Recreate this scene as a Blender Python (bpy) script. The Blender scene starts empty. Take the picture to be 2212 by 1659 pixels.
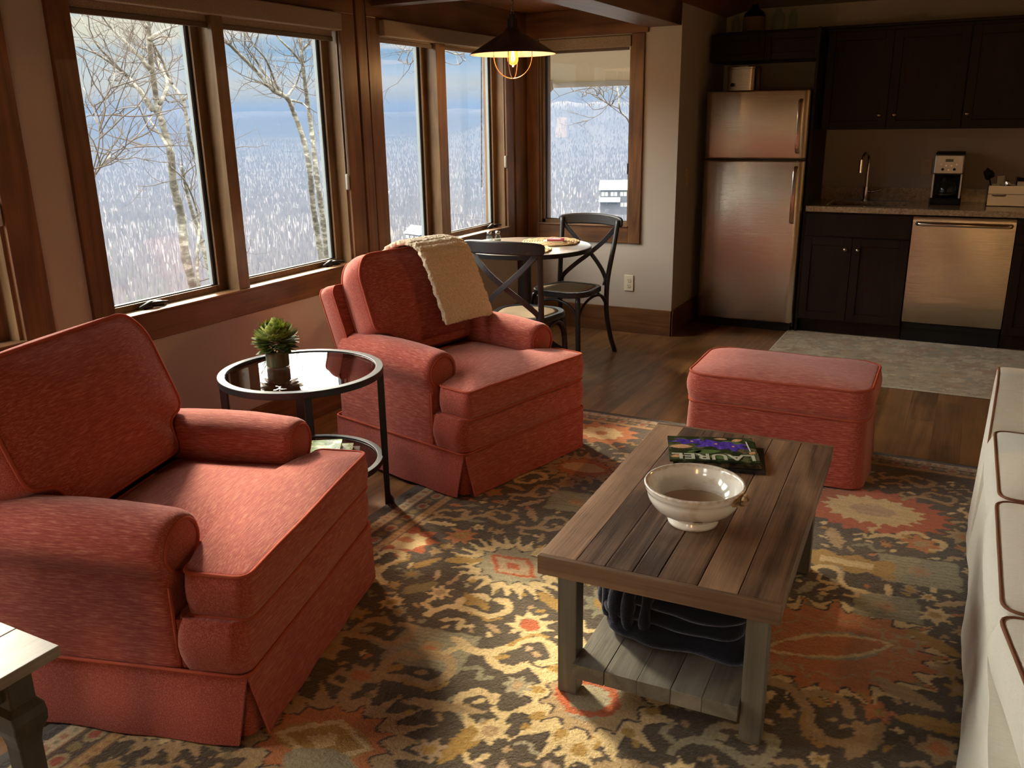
import bpy, bmesh, math, random
import numpy as np
from mathutils import Vector, Matrix, noise
PI = math.pi
random.seed(7)
rng = np.random.default_rng(7)
S = bpy.context.scene
COL = S.collection

# ---------------------------------------------------------------- camera
CAM_Z = 1.523
PITCH, ROLL, YAW, FPX = math.radians(16.9736), math.radians(-0.94485), math.radians(-27.9676), 1868.32
def cam_axes():
    f = Vector((math.sin(YAW)*math.cos(PITCH), math.cos(YAW)*math.cos(PITCH), -math.sin(PITCH)))
    ri = Vector((math.cos(YAW), -math.sin(YAW), 0)); up = ri.cross(f)
    c, s = math.cos(ROLL), math.sin(ROLL)
    return f, ri*c + up*s, -ri*s + up*c
CF, CR, CU = cam_axes()
cd = bpy.data.cameras.new('camera'); cam = bpy.data.objects.new('camera', cd); COL.objects.link(cam)
m = Matrix((CR, CU, -CF)).transposed().to_4x4(); m.translation = (0, 0, CAM_Z)
cam.matrix_world = m
cd.sensor_fit = 'HORIZONTAL'; cd.sensor_width = 36; cd.lens = 36*FPX/2212
cd.clip_start = .02; cd.clip_end = 40000
S.camera = cam
def ray(px, py): return CF*FPX + CR*(px-1106) - CU*(py-829.5)
def pl(px, py, ax, v):
    d = ray(px, py); o = Vector((0, 0, CAM_Z)); t = (v-o[ax])/d[ax]
    return o + d*t

# ---------------------------------------------------------------- view, world, sun
S.view_settings.view_transform = 'Standard'; S.view_settings.look = 'None'
S.view_settings.exposure = 1.42; S.view_settings.gamma = 1.0; S.view_settings.use_curve_mapping = False
S.cycles.use_denoising = True
S.cycles.max_bounces = 8; S.cycles.diffuse_bounces = 5; S.cycles.glossy_bounces = 4
S.cycles.transparent_max_bounces = 24; S.cycles.transmission_bounces = 8
S.cycles.sample_clamp_indirect = 6; S.cycles.caustics_reflective = False; S.cycles.caustics_refractive = False

class NT:
    def __init__(s, tree): s.t = tree; s.n = tree.nodes; s.l = tree.links
    def new(s, typ, **kw):
        nd = s.n.new(typ)
        for k, v in kw.items():
            if k.startswith('i_'):
                key = k[2:]; key = int(key) if key.isdigit() else key.replace('_', ' ')
                nd.inputs[key].default_value = v
            else: setattr(nd, k, v)
        return nd
    def link(s, a, b): s.l.new(a, b)
    def math(s, op, a, b=None, c=None, clamp=False):
        nd = s.n.new('ShaderNodeMath'); nd.operation = op; nd.use_clamp = clamp
        for i, v in enumerate((a, b, c)):
            if v is None: continue
            if isinstance(v, (int, float)): nd.inputs[i].default_value = v
            else: s.l.new(v, nd.inputs[i])
        return nd.outputs[0]
    def mix(s, fac, a, b, bt='MIX'):
        nd = s.n.new('ShaderNodeMix'); nd.data_type = 'RGBA'; nd.blend_type = bt
        for sock, v in ((nd.inputs[0], fac), (nd.inputs[6], a), (nd.inputs[7], b)):
            if isinstance(v, (int, float)): sock.default_value = v
            elif isinstance(v, tuple): sock.default_value = (*v, 1) if len(v) == 3 else v
            else: s.l.new(v, sock)
        return nd.outputs[2]
    def ramp(s, fac, stops, interp='LINEAR'):
        nd = s.n.new('ShaderNodeValToRGB'); cr = nd.color_ramp; cr.interpolation = interp
        while len(cr.elements) < len(stops): cr.elements.new(.5)
        for e, (p, c) in zip(cr.elements, stops):
            e.position = p; e.color = (*c, 1) if len(c) == 3 else c
        if fac is not None: s.l.new(fac, nd.inputs[0])
        return nd.outputs[0]
    def noise(s, vec, scale=5, detail=3, rough=.5, dist=0, dim='3D', w=None):
        nd = s.n.new('ShaderNodeTexNoise'); nd.noise_dimensions = dim
        nd.inputs['Scale'].default_value = scale; nd.inputs['Detail'].default_value = detail
        nd.inputs['Roughness'].default_value = rough; nd.inputs['Distortion'].default_value = dist
        if vec is not None: s.l.new(vec, nd.inputs['Vector'])
        if w is not None: s.l.new(w, nd.inputs['W'])
        return nd.outputs[0]
    def mapping(s, vec, scale=(1, 1, 1), loc=(0, 0, 0), rot=(0, 0, 0)):
        nd = s.n.new('ShaderNodeMapping')
        nd.inputs['Scale'].default_value = scale; nd.inputs['Location'].default_value = loc; nd.inputs['Rotation'].default_value = rot
        s.l.new(vec, nd.inputs['Vector']); return nd.outputs[0]

SUN_AZ, SUN_EL = math.radians(-57), math.radians(33)
SUNDIR = Vector((math.sin(SUN_AZ)*math.cos(SUN_EL), math.cos(SUN_AZ)*math.cos(SUN_EL), math.sin(SUN_EL)))
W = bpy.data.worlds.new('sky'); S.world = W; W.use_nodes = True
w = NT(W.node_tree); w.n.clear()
tc = w.new('ShaderNodeTexCoord')
sep = w.new('ShaderNodeSeparateXYZ'); w.link(tc.outputs['Generated'], sep.inputs[0])
z = sep.outputs[2]
zc = w.math('MAXIMUM', z, 0.0)
base = w.ramp(zc, [(0, (1.0, .82, .45)), (.036, (1.0, .88, .56)), (.050, (.70, .82, .92)), (.070, (.30, .54, .82)), (.115, (.42, .62, .84)), (.20, (.92, .88, .80)), (1, (.95, .90, .82))])
wob = w.noise(w.mapping(tc.outputs['Generated'], (3, 3, 3)), 1.0, 2, .5)
band = w.noise(w.mapping(tc.outputs['Generated'], (3.0, 3.0, 42), (3.1, 1.2, .5)), 1.0, 4, .5, .4)
cl = w.ramp(band, [(.46, (0, 0, 0)), (.56, (1, 1, 1))])
c1 = w.mix(w.math('MULTIPLY', cl, .8), base, (1.0, .94, .80))
# sun-side glow in the cloud
dot = w.new('ShaderNodeVectorMath', operation='DOT_PRODUCT'); w.link(tc.outputs['Generated'], dot.inputs[0])
ga, ge = math.radians(-51), math.radians(9)
dot.inputs[1].default_value = (math.sin(ga)*math.cos(ge), math.cos(ga)*math.cos(ge), math.sin(ge))
gl = w.math('POWER', w.math('MAXIMUM', dot.outputs['Value'], 0), 160)
c2 = w.mix(w.math('MULTIPLY', gl, .8), c1, (1.0, .90, .60))
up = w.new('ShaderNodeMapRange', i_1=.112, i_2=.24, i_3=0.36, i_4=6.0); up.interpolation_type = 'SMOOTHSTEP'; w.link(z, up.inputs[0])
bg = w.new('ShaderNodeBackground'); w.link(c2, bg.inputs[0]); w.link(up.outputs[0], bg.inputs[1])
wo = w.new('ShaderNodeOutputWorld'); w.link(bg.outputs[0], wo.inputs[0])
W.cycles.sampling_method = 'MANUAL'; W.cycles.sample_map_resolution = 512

sl = bpy.data.lights.new('sun', 'SUN'); sl.energy = 4.5; sl.angle = math.radians(9); sl.color = (1.0, .86, .64)
so = bpy.data.objects.new('sun', sl); COL.objects.link(so); so.rotation_euler = SUNDIR.to_track_quat('Z', 'Y').to_euler()

# ---------------------------------------------------------------- object helpers
def tag(o, label=None, cat=None, group=None, kind=None):
    if label: o['label'] = label
    if cat: o['category'] = cat
    if group: o['group'] = group
    if kind: o['kind'] = kind
    return o
def thing(name, label=None, cat=None, loc=(0, 0, 0), rz=0, group=None, kind=None):
    o = bpy.data.objects.new(name, None); COL.objects.link(o); o.empty_display_size = .1
    o.location = loc; o.rotation_euler = (0, 0, rz)
    return tag(o, label, cat, group, kind)
def obj(name, bm, mat, parent=None, smooth=False, bevel=0, seg=2, label=None, sub=0, auto=None):
    me = bpy.data.meshes.new(name)
    bmesh.ops.recalc_face_normals(bm, faces=bm.faces)
    bm.to_mesh(me); bm.free()
    o = bpy.data.objects.new(name, me); COL.objects.link(o)
    for mm in (mat if isinstance(mat, (list, tuple)) else [mat]): me.materials.append(mm)
    if smooth:
        me.polygons.foreach_set('use_smooth', [True]*len(me.polygons))
        if auto: me.set_sharp_from_angle(angle=math.radians(auto))
    if bevel:
        b = o.modifiers.new('bevel', 'BEVEL'); b.width = bevel; b.segments = seg; b.limit_method = 'ANGLE'; b.angle_limit = math.radians(40)
    if sub:
        s = o.modifiers.new('sub', 'SUBSURF'); s.levels = sub; s.render_levels = sub
    if parent: o.parent = parent
    if label: o['label'] = label
    return o
def kids(o): return [c for c in bpy.data.objects if c.parent == o]
def copy_tree(o, parent=None):
    c = o.copy(); COL.objects.link(c)
    if parent: c.parent = parent
    for ch in kids(o): copy_tree(ch, c)
    return c
def NB(): return bmesh.new()
def box(bm, x0, x1, y0, y1, z0, z1, mat=0, M=None):
    vs = [bm.verts.new((x, y, z)) for z in (z0, z1) for y in (y0, y1) for x in (x0, x1)]
    if M: 
        for v in vs: v.co = M @ v.co
    for f in ((0, 2, 3, 1), (4, 5, 7, 6), (0, 1, 5, 4), (2, 6, 7, 3), (0, 4, 6, 2), (1, 3, 7, 5)):
        fc = bm.faces.new([vs[i] for i in f]); fc.material_index = mat
    return vs
def bx(*a, **k):
    bm = NB(); box(bm, *a, **k); return bm
def cyl(bm, c, r, h, seg=24, r2=None, mat=0, axis='Z', M=None):
    r2 = r if r2 is None else r2
    rings = []
    for zz, rr in ((0, r), (h, r2)):
        rg = []
        for i in range(seg):
            a = 2*PI*i/seg; p = [rr*math.cos(a), rr*math.sin(a), zz]
            if axis == 'X': p = [p[2], p[0], p[1]]
            elif axis == 'Y': p = [p[0], p[2], p[1]]
            v = Vector(p) + Vector(c)
            if M: v = M @ v
            rg.append(bm.verts.new(v))
        rings.append(rg)
    for i in range(seg):
        j = (i+1) % seg
        f = bm.faces.new((rings[0][i], rings[0][j], rings[1][j], rings[1][i])); f.material_index = mat
    for rg in rings:
        f = bm.faces.new(rg); f.material_index = mat
def lathe(bm, prof, seg=48, c=(0, 0, 0), mat=0):
    rings = []
    for r, zz in prof:
        if r < 1e-5: rings.append([bm.verts.new((c[0], c[1], c[2]+zz))])
        else: rings.append([bm.verts.new((c[0]+r*math.cos(2*PI*i/seg), c[1]+r*math.sin(2*PI*i/seg), c[2]+zz)) for i in range(seg)])
    for a, b in zip(rings, rings[1:]):
        for i in range(seg):
            j = (i+1) % seg
            if len(a) == 1 and len(b) == 1: continue
            if len(a) == 1: f = bm.faces.new((a[0], b[j], b[i]))
            elif len(b) == 1: f = bm.faces.new((a[i], a[j], b[0]))
            else: f = bm.faces.new((a[i], a[j], b[j], b[i]))
            f.material_index = mat
def tube(bm, pts, r, seg=8, closed=False, cap=True, mat=0, flat=None, up=None):
    """r: radius or list; flat=(w,h) gives rectangular-ish section"""
    pts = [Vector(p) for p in pts]; n = len(pts)
    rs = r if isinstance(r, (list, tuple)) else [r]*n
    tans = []
    for i in range(n):
        if closed: t = pts[(i+1) % n] - pts[i-1]
        else: t = pts[min(i+1, n-1)] - pts[max(i-1, 0)]
        tans.append(t.normalized() if t.length > 1e-9 else Vector((0, 0, 1)))
    ref = Vector(up) if up else (Vector((0, 0, 1)) if abs(tans[0].z) < .9 else Vector((1, 0, 0)))
    nrm = (ref - tans[0]*ref.dot(tans[0])).normalized()
    rings = []
    for i in range(n):
        if up: nrm = (Vector(up) - tans[i]*Vector(up).dot(tans[i])).normalized()
        else:
            nrm = nrm - tans[i]*nrm.dot(tans[i])
            nrm = nrm.normalized() if nrm.length > 1e-6 else tans[i].orthogonal().normalized()
        b = tans[i].cross(nrm)
        rg = []
        if flat:
            fw, fh = flat
            k = rs[i] if isinstance(r, (list, tuple)) else 1
            for sx, sy in ((-1, -1), (1, -1), (1, 1), (-1, 1)):
                rg.append(bm.verts.new(pts[i] + b*(sx*fw/2*k) + nrm*(sy*fh/2*k)))
        else:
            for s_ in range(seg):
                a = 2*PI*s_/seg
                rg.append(bm.verts.new(pts[i] + (nrm*math.cos(a) + b*math.sin(a))*rs[i]))
        rings.append(rg)
    m_ = len(rings[0])
    rng_ = range(n) if closed else range(n-1)
    for i in rng_:
        a, b = rings[i], rings[(i+1) % n]
        for k in range(m_):
            f = bm.faces.new((a[k], a[(k+1) % m_], b[(k+1) % m_], b[k])); f.material_index = mat
    if cap and not closed:
        for rg in (rings[0], rings[-1]):
            f = bm.faces.new(rg); f.material_index = mat
def arc(p0, p1, p2, n=10):
    """quadratic bezier"""
    p0, p1, p2 = map(Vector, (p0, p1, p2))
    return [(p0*(1-t)**2 + p1*2*t*(1-t) + p2*t*t) for t in [i/n for i in range(n+1)]]
def smoothpath(pts, n=6):
    pts = [Vector(p) for p in pts]; out = []
    P = [pts[0]*2-pts[1]] + pts + [pts[-1]*2-pts[-2]]
    for i in range(1, len(P)-2):
        for k in range(n):
            t = k/n; a, b, c, d = P[i-1:i+3]
            out.append(.5*((2*b) + (c-a)*t + (2*a-5*b+4*c-d)*t*t + (3*b-a-3*c+d)*t**3))
    out.append(pts[-1]); return out
def prism(bm, poly, z0, z1, mat=0, M=None):
    """extrude polygon (list of 2d) along z; M maps to world"""
    lo = [bm.verts.new((p[0], p[1], z0)) for p in poly]; hi = [bm.verts.new((p[0], p[1], z1)) for p in poly]
    if M:
        for v in lo+hi: v.co = M @ v.co
    n = len(poly)
    bm.faces.new(lo[::-1]).material_index = mat; bm.faces.new(hi).material_index = mat
    for i in range(n):
        bm.faces.new((lo[i], lo[(i+1) % n], hi[(i+1) % n], hi[i])).material_index = mat
def rrect(w_, d_, r, n=6, cx=0, cy=0):
    out = []
    for (sx, sy, a0) in ((1, 1, 0), (-1, 1, PI/2), (-1, -1, PI), (1, -1, 1.5*PI)):
        for i in range(n+1):
            a = a0 + PI/2*i/n
            out.append((cx + sx*(w_/2-r) + r*math.cos(a), cy + sy*(d_/2-r) + r*math.sin(a)))
    return out
def round_poly(poly, r, n=5):
    out = []; N = len(poly)
    for i in range(N):
        p = Vector(poly[i]).to_2d(); a = Vector(poly[i-1]).to_2d(); b = Vector(poly[(i+1) % N]).to_2d()
        da, db = (a-p), (b-p); rr = min(r, da.length*.45, db.length*.45)
        s, e = p+da.normalized()*rr, p+db.normalized()*rr
        for k in range(n+1):
            t = k/n; out.append(tuple(s*(1-t)**2 + p*2*t*(1-t) + e*t*t))
    return out
def densify(poly, step):
    out = []; N = len(poly)
    for i in range(N):
        a = Vector(poly[i]).to_2d(); b = Vector(poly[(i+1) % N]).to_2d()
        k = max(1, int((b-a).length/step))
        for j in range(k): out.append(tuple(a.lerp(b, j/k)))
    return out
def cushion(bm, outline, h, crown=.03, bulge=.012, z=0, c=None, M=None, noise_amp=.003, crown_b=None, seed=0):
    """stuffed cushion from a 2d outline; returns piping loops (top, bottom)"""
    out = densify(outline, .02)
    pts = [Vector((p[0], p[1], 0)) for p in out]; n = len(pts)
    cen = Vector((c[0], c[1], 0)) if c else sum(pts, Vector())/n
    crown_b = crown*.3 if crown_b is None else crown_b
    def place(p, zz, s, side=0):
        q = cen + (p-cen)*s; q.z = zz
        if side: q += (p-cen).normalized()*side
        nz = noise.noise(Vector((q.x*5+seed, q.y*5, q.z*5)))*noise_amp
        q.z += nz
        return M @ q if M else q
    rings = []
    ss = [0.0, .12, .25, .4, .55, .7, .82, .91, .965, 1.0]
    def prof(s): return (1-s**2.4)**.9
    rings.append([bm.verts.new(place(cen, z-crown_b, 0))])
    for s in ss[1:]: rings.append([bm.verts.new(place(p, z-crown_b*prof(s), s)) for p in pts])
    for t in (.15, .35, .5, .65, .85): rings.append([bm.verts.new(place(p, z+h*t, 1, bulge*math.sin(PI*t))) for p in pts])
    for s in ss[:0:-1]: rings.append([bm.verts.new(place(p, z+h+crown*prof(s), s)) for p in pts])
    rings.append([bm.verts.new(place(cen, z+h+crown, 0))])
    for a, b in zip(rings, rings[1:]):
        for i in range(n):
            j = (i+1) % n
            if len(a) == 1: bm.faces.new((a[0], b[j], b[i]))
            elif len(b) == 1: bm.faces.new((a[i], a[j], b[0]))
            else: bm.faces.new((a[i], a[j], b[j], b[i]))
    top = [place(p, z+h, 1.0) for p in pts]; bot = [place(p, z, 1.0) for p in pts]
    return top, bot

# ---------------------------------------------------------------- materials
def mat(name, col=(.5, .5, .5), rough=.6, metal=0, spec=.5, **kw):
    mm = bpy.data.materials.new(name); mm.use_nodes = True
    b = mm.node_tree.nodes['Principled BSDF']
    b.inputs['Base Color'].default_value = (*col, 1); b.inputs['Roughness'].default_value = rough
    b.inputs['Metallic'].default_value = metal; b.inputs['Specular IOR Level'].default_value = spec
    for k, v in kw.items(): b.inputs[k.replace('_', ' ')].default_value = v
    return mm
def nt(mm): return NT(mm.node_tree), mm.node_tree.nodes['Principled BSDF']
def objvec(n, obj_random=True):
    tcn = n.new('ShaderNodeTexCoord')
    return tcn.outputs['Object']
def bump(n, b, h, strength=.3, dist=.002):
    bp = n.new('ShaderNodeBump'); bp.inputs['Strength'].default_value = strength; bp.inputs['Distance'].default_value = dist
    n.link(h, bp.inputs['Height']); n.link(bp.outputs[0], b.inputs['Normal'])
def wood(name, dark, light, axis='Y', scale=1, rough=.45, knots=.35, spec=.4, attr=None, bumpk=.25, coat=0, pk=.45):
    mm = mat(name, rough=rough, spec=spec); n, b = nt(mm)
    v = objvec(n); oi = n.new('ShaderNodeObjectInfo')
    wv = n.math('MULTIPLY', oi.outputs['Random'], 37.0)
    if attr:
        at = n.new('ShaderNodeAttribute', attribute_name=attr)
        wv = n.math('ADD', wv, n.math('MULTIPLY', at.outputs['Fac'], 53.0))
    k = {'X': (.9, 9, 9), 'Y': (9, .9, 9), 'Z': (9, 9, .9)}[axis]
    mv = n.mapping(v, tuple(q*scale for q in k))
    warp = n.noise(mv, .55, 2, .5, 0, '4D', wv)
    ring = n.math('FRACT', n.math('MULTIPLY', warp, 9.0))
    ringt = n.math('ABSOLUTE', n.math('SUBTRACT', ring, .5))
    k2 = {'X': (4, 160, 160), 'Y': (160, 4, 160), 'Z': (160, 160, 4)}[axis]
    fine = n.noise(n.mapping(v, tuple(q*scale for q in k2)), 1.0, 3, .6, 0, '4D', wv)
    blot = n.noise(v, 3.0*scale, 3, .6, .3, '4D', wv)
    f = n.math('ADD', n.math('MULTIPLY', ringt, .55), n.math('MULTIPLY', fine, .55))
    f = n.math('ADD', f, n.math('MULTIPLY', n.math('SUBTRACT', blot, .5), .9))
    if attr: f = n.math('ADD', f, n.math('MULTIPLY', n.math('SUBTRACT', at.outputs['Fac'], .5), pk))
    col = n.ramp(f, [(.12, dark), (.85, light)])
    if knots:
        vo = n.new('ShaderNodeTexVoronoi', voronoi_dimensions='4D', i_Scale=1.6*scale)
        n.link(n.mapping(v, {'X': (.6, 1.6, 1.6), 'Y': (1.6, .6, 1.6), 'Z': (1.6, 1.6, .6)}[axis]), vo.inputs['Vector']); n.link(wv, vo.inputs['W'])
        kn = n.ramp(vo.outputs['Distance'], [(.02, (1, 1, 1)), (.09, (0, 0, 0))])
        col = n.mix(n.math('MULTIPLY', kn, knots), col, tuple(q*.25 for q in dark))
    n.link(col, b.inputs['Base Color'])
    bump(n, b, n.math('ADD', fine, ringt), bumpk, .0015)
    if coat: b.inputs['Coat Weight'].default_value = coat; b.inputs['Coat Roughness'].default_value = .15
    return mm
def fabric(name, c_dark, c_mid, c_light, axis='Y', weave=260, fleck=.5, rough=.95):
    mm = mat(name, rough=rough, spec=.15); n, b = nt(mm)
    b.inputs['Sheen Weight'].default_value = .25; b.inputs['Sheen Roughness'].default_value = .5
    v = objvec(n)
    k = {'X': (22, 270, 270), 'Y': (270, 22, 270), 'Z': (270, 270, 22)}[axis]
    slub = n.noise(n.mapping(v, k), 1.0, 3, .65)
    k3 = {'X': (40, 420, 420), 'Y': (420, 40, 420), 'Z': (420, 420, 40)}[axis]
    fine = n.noise(n.mapping(v, k3), 1.0, 2, .6)
    mott = n.noise(v, 6, 2, .5)
    f = n.math('ADD', n.math('MULTIPLY', slub, .65), n.math('MULTIPLY', fine, .35))
    col = n.ramp(f, [(.30, c_dark), (.50, c_mid), (.70, c_light)])
    col = n.mix(n.math('MULTIPLY', mott, .25), col, c_mid)
    n.link(col, b.inputs['Base Color'])
    wt = n.noise(v, weave*2.2, 1, .5)
    bump(n, b, n.math('ADD', n.math('MULTIPLY', wt, .6), f), .8, .0022)
    return mm
RED = ((.19, .022, .020), (.355, .064, .046), (.56, .22, .135))
RED_Y = fabric('red chenille across', *RED, 'Y'); RED_X = fabric('red chenille lengthwise', *RED, 'X')
PIPE_R = mat('red piping', (.36, .075, .045), .9, spec=.1)
LINEN = fabric('cream slipcover', (.76, .71, .59), (.82, .78, .67), (.86, .83, .74), 'X', 300)
PIPE_B = mat('brown piping', (.23, .105, .06), .9, spec=.1)
TRIM = wood('alder trim', (.072, .031, .014), (.235, .108, .042), 'Z', 1, .38, .6)
TRIM_Y = wood('alder trim lengthwise y', (.072, .031, .014), (.235, .108, .042), 'Y', 1, .38, .6)
TRIM_X = wood('alder trim lengthwise x', (.072, .031, .014), (.235, .108, .042), 'X', 1, .38, .6)
SASH_Z = wood('sash wood', (.10, .055, .025), (.24, .14, .065), 'Z', 1.5, .35, 0)
SASH_Y = wood('sash wood y', (.10, .055, .025), (.24, .14, .065), 'Y', 1.5, .35, 0)
SASH_X = wood('sash wood x', (.10, .055, .025), (.24, .14, .065), 'X', 1.5, .35, 0)
CEILW = wood('ceiling boards', (.10, .036, .012), (.30, .12, .035), 'Y', 1, .4, .3)
def plaster(name, col):
    mm = mat(name, col, .9, spec=.2); n, b = nt(mm)
    v = objvec(n)
    nz = n.noise(v, 1.5, 3, .5)
    n.link(n.mix(n.math('MULTIPLY', nz, .25), col, tuple(c*.85 for c in col)), b.inputs['Base Color'])
    bump(n, b, n.noise(v, 90, 3, .5), .15, .002); return mm
WALLM = plaster('greige wall paint', (.44, .40, .35))
WHITE_C = plaster('ceiling paint', (.55, .50, .42))
BLACKM = mat('blackened steel', (.022, .024, .030), .42, .5)
BLACKW = None
def distressed(name):
    mm = mat(name, rough=.38, spec=.5); n, b = nt(mm); v = objvec(n)
    nz = n.noise(n.mapping(v, (6, 30, 30)), 1.0, 4, .7)
    col = n.ramp(nz, [(.64, (.020, .020, .024)), (.74, (.16, .075, .035))])
    n.link(col, b.inputs['Base Color']); return mm
BLACKW = distressed('distressed black paint')
STEEL = mat('stainless steel', (.60, .52, .44), .28, 1.0)
def steel(name, col, r=.22):
    mm = mat(name, col, r, 1.0); n, b = nt(mm); v = objvec(n)
    wv = n.noise(n.mapping(v, (1.6, 1.6, 1.1)), 1.0, 2, .4)
    br = n.noise(n.mapping(v, (4, 4, 700)), 1.0, 2, .5)
    bump(n, b, n.math('ADD', n.math('MULTIPLY', wv, 30.0), n.math('MULTIPLY', br, .35)), .25, .004)
    b.inputs['Anisotropic'].default_value = .5
    return mm
STEELB = steel('brushed stainless', (.62, .56, .48), .26)
CHROME = mat('chrome', (.75, .72, .68), .12, 1.0)
def glass(name, tint=(.93, .96, .95), ior=1.45, rough=0.0, gain=1.0):
    mm = bpy.data.materials.new(name); mm.use_nodes = True; n = NT(mm.node_tree); n.n.clear()
    ge_ = n.new('ShaderNodeNewGeometry'); dt = n.new('ShaderNodeVectorMath', operation='DOT_PRODUCT')
    n.link(ge_.outputs['Incoming'], dt.inputs[0]); n.link(ge_.outputs['Normal'], dt.inputs[1])
    f0 = ((ior-1)/(ior+1))**2
    sch = n.math('ADD', n.math('MULTIPLY', n.math('POWER', n.math('SUBTRACT', 1.0, n.math('ABSOLUTE', dt.outputs['Value'])), 5.0), 1-f0), f0)
    tr = n.new('ShaderNodeBsdfTransparent'); tr.inputs[0].default_value = (*tint, 1)
    gl_ = n.new('ShaderNodeBsdfGlossy'); gl_.inputs['Roughness'].default_value = rough
    mx = n.new('ShaderNodeMixShader'); n.link(n.math('MULTIPLY', sch, gain, clamp=True), mx.inputs[0])
    n.link(tr.outputs[0], mx.inputs[1]); n.link(gl_.outputs[0], mx.inputs[2])
    o = n.new('ShaderNodeOutputMaterial'); n.link(mx.outputs[0], o.inputs[0]); return mm
PANE = glass('window glass', (.97, .985, .98))
TABLEG = glass('smoked table glass', (.52, .46, .44), 1.5, 0.0, 1.15)
CLEARG = glass('clear glass', (.85, .93, .92), 1.5)
CAB = wood('espresso cabinet', (.006, .0026, .0014), (.020, .008, .0045), 'Z', 1, .42, 0, .22)
PLASTW = mat('ivory plastic', (.62, .58, .47), .4)
BLACKP = mat('black plastic', (.008, .007, .007), .55, spec=.2)
GREYP = mat('grey plastic', (.35, .36, .36), .35)
PAPER = mat('paper edges', (.72, .68, .58), .9)

# ---------------------------------------------------------------- room shell
def struct(name, bm, mm, **k):
    o = obj(name, bm, mm, **k); o['kind'] = 'structure'; return o
XL, XW = -3.02, -3.0            # wall plaster plane, casing face
# floor planks, as one mesh with a plank value
def floor_mesh():
    bm = NB(); lay = bm.faces.layers.float.new('plank')
    r = random.Random(3); x = -3.3; k = 0
    while x < 3.4:
        y = -3.2 - r.random()*1.2
        while y < 7.2:
            L = r.uniform(1.0, 2.0); y1 = y+L
            vs = [bm.verts.new(p) for p in ((x+.0008, y+.0008, 0), (x+.1292, y+.0008, 0), (x+.1292, y1-.0008, 0), (x+.0008, y1-.0008, 0))]
            f = bm.faces.new(vs); f[lay] = r.random(); y = y1
        x += .13
    box(bm, -3.3, 3.4, -3.4, 7.3, -.12, -.003)
    return bm
FLOORM = wood('hand scraped floor', (.075, .034, .013), (.36, .175, .066), 'Y', .9, .30, .15, .5, attr='plank', bumpk=.35, pk=.22)
struct('floor', floor_mesh(), FLOORM)

# windows on the left wall: openings
W0, W1, W2 = (.10, 1.885), (2.27, 3.83), (4.171, 5.64)
ZB, ZT = .77, 2.06
def wall_left():
    bm = NB()
    ys = [-3.0, W0[0], W0[1], W1[0], W1[1], W2[0], W2[1], 5.95]
    box(bm, XL-.16, XL, -3.0, 6.1, 0, ZB); box(bm, XL-.16, XL, -3.0, 6.1, ZT, 2.75)
    for a, b in ((ys[0], ys[1]), (ys[2], ys[3]), (ys[4], ys[5]), (ys[6], 6.1)): box(bm, XL-.16, XL, a, b, ZB, ZT)
    return bm
struct('wall_left', wall_left(), WALLM)
YB = 5.95                         # nook end wall plaster plane; casing face 5.933
N3 = (-2.895, -2.19)
def wall_nook():
    bm = NB()
    box(bm, XL-.16, N3[0], YB, YB+.16, 0, 2.6); box(bm, N3[1], -1.848, YB, YB+.16, 0, 2.6)
    box(bm, N3[0], N3[1], YB, YB+.16, 0, ZB); box(bm, N3[0], N3[1], YB, YB+.16, ZT, 2.6)
    return bm
struct('wall_end', wall_nook(), WALLM)
struct('wall_return', bx(-1.99, -1.848, 6.11, 7.2, 0, 2.75), WALLM)
struct('wall_kitchen', bx(-1.99, 3.3, 7.07, 7.2, 0, 3.4), WALLM)
struct('wall_right', bx(3.2, 3.34, -3, 7.2, 0, 3.6), WALLM)
def wall_south():
    bm = NB()
    for q in ((-3.18, -1.9, 0, 3.6), (-.3, 3.34, 0, 3.6), (-1.9, -.3, 0, .75), (-1.9, -.3, 2.1, 3.6), (-1.1, -.3, .75, 2.1)): box(bm, q[0], q[1], -3.14, -3.0, q[2], q[3])
    return bm
struct('wall_south', wall_south(), WALLM)
# ceilings: flat wood over the nook, sloping boards over kitchen and living room
struct('ceiling', bx(-3.18, -1.86, 4.11, 6.1, 2.245, 2.33), CEILW)
def sloped():
    bm = NB(); s = .27
    def zz(x): return 2.24 + s*(x+1.848)
    for (x0, x1, y0, y1) in ((-1.848, 3.34, -3.1, 7.2), (-3.18, -1.848, -3.1, 4.2)):
        a, b = (zz(x0), zz(x1)) if x0 > -2 else (2.42, 2.42)
        vs = [bm.verts.new(p) for p in ((x0, y0, a), (x1, y0, b), (x1, y1, b), (x0, y1, a), (x0, y0, a+.1), (x1, y0, b+.1), (x1, y1, b+.1), (x0, y1, a+.1))]
        for f in ((0, 3, 2, 1), (4, 5, 6, 7), (0, 1, 5, 4), (1, 2, 6, 5), (2, 3, 7, 6), (3, 0, 4, 7)): bm.faces.new([vs[i] for i in f])
    box(bm, -1.95, -1.848, -3.1, 4.2, 2.3, 2.5)
    return bm
struct('ceiling_sloped', sloped(), CEILW)
BEAM = wood('dark beam', (.040, .018, .009), (.12, .055, .025), 'Y', 1, .45, .3)
BEAMX = wood('dark beam x', (.040, .018, .009), (.12, .055, .025), 'X', 1, .45, .3)
struct('trim_1', bx(-2.08, -1.846, -1.0, 5.932, 2.10, 2.42), BEAM, bevel=.004)
struct('trim_2', bx(-3.0, -2.08, 4.11, 4.20, 2.12, 2.42), BEAMX, bevel=.004)
# baseboards
struct('baseboard_end', bx(-3.0, -1.835, 5.933, 5.95, 0, .187), TRIM_X, bevel=.002)
struct('baseboard_return', bx(-1.848, -1.831, 5.933, 7.07, 0, .187), TRIM_Y, bevel=.002)
struct('baseboard_left', bx(-3.02, -3.003, -3, 5.95, 0, .187), TRIM_Y, bevel=.002)

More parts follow.
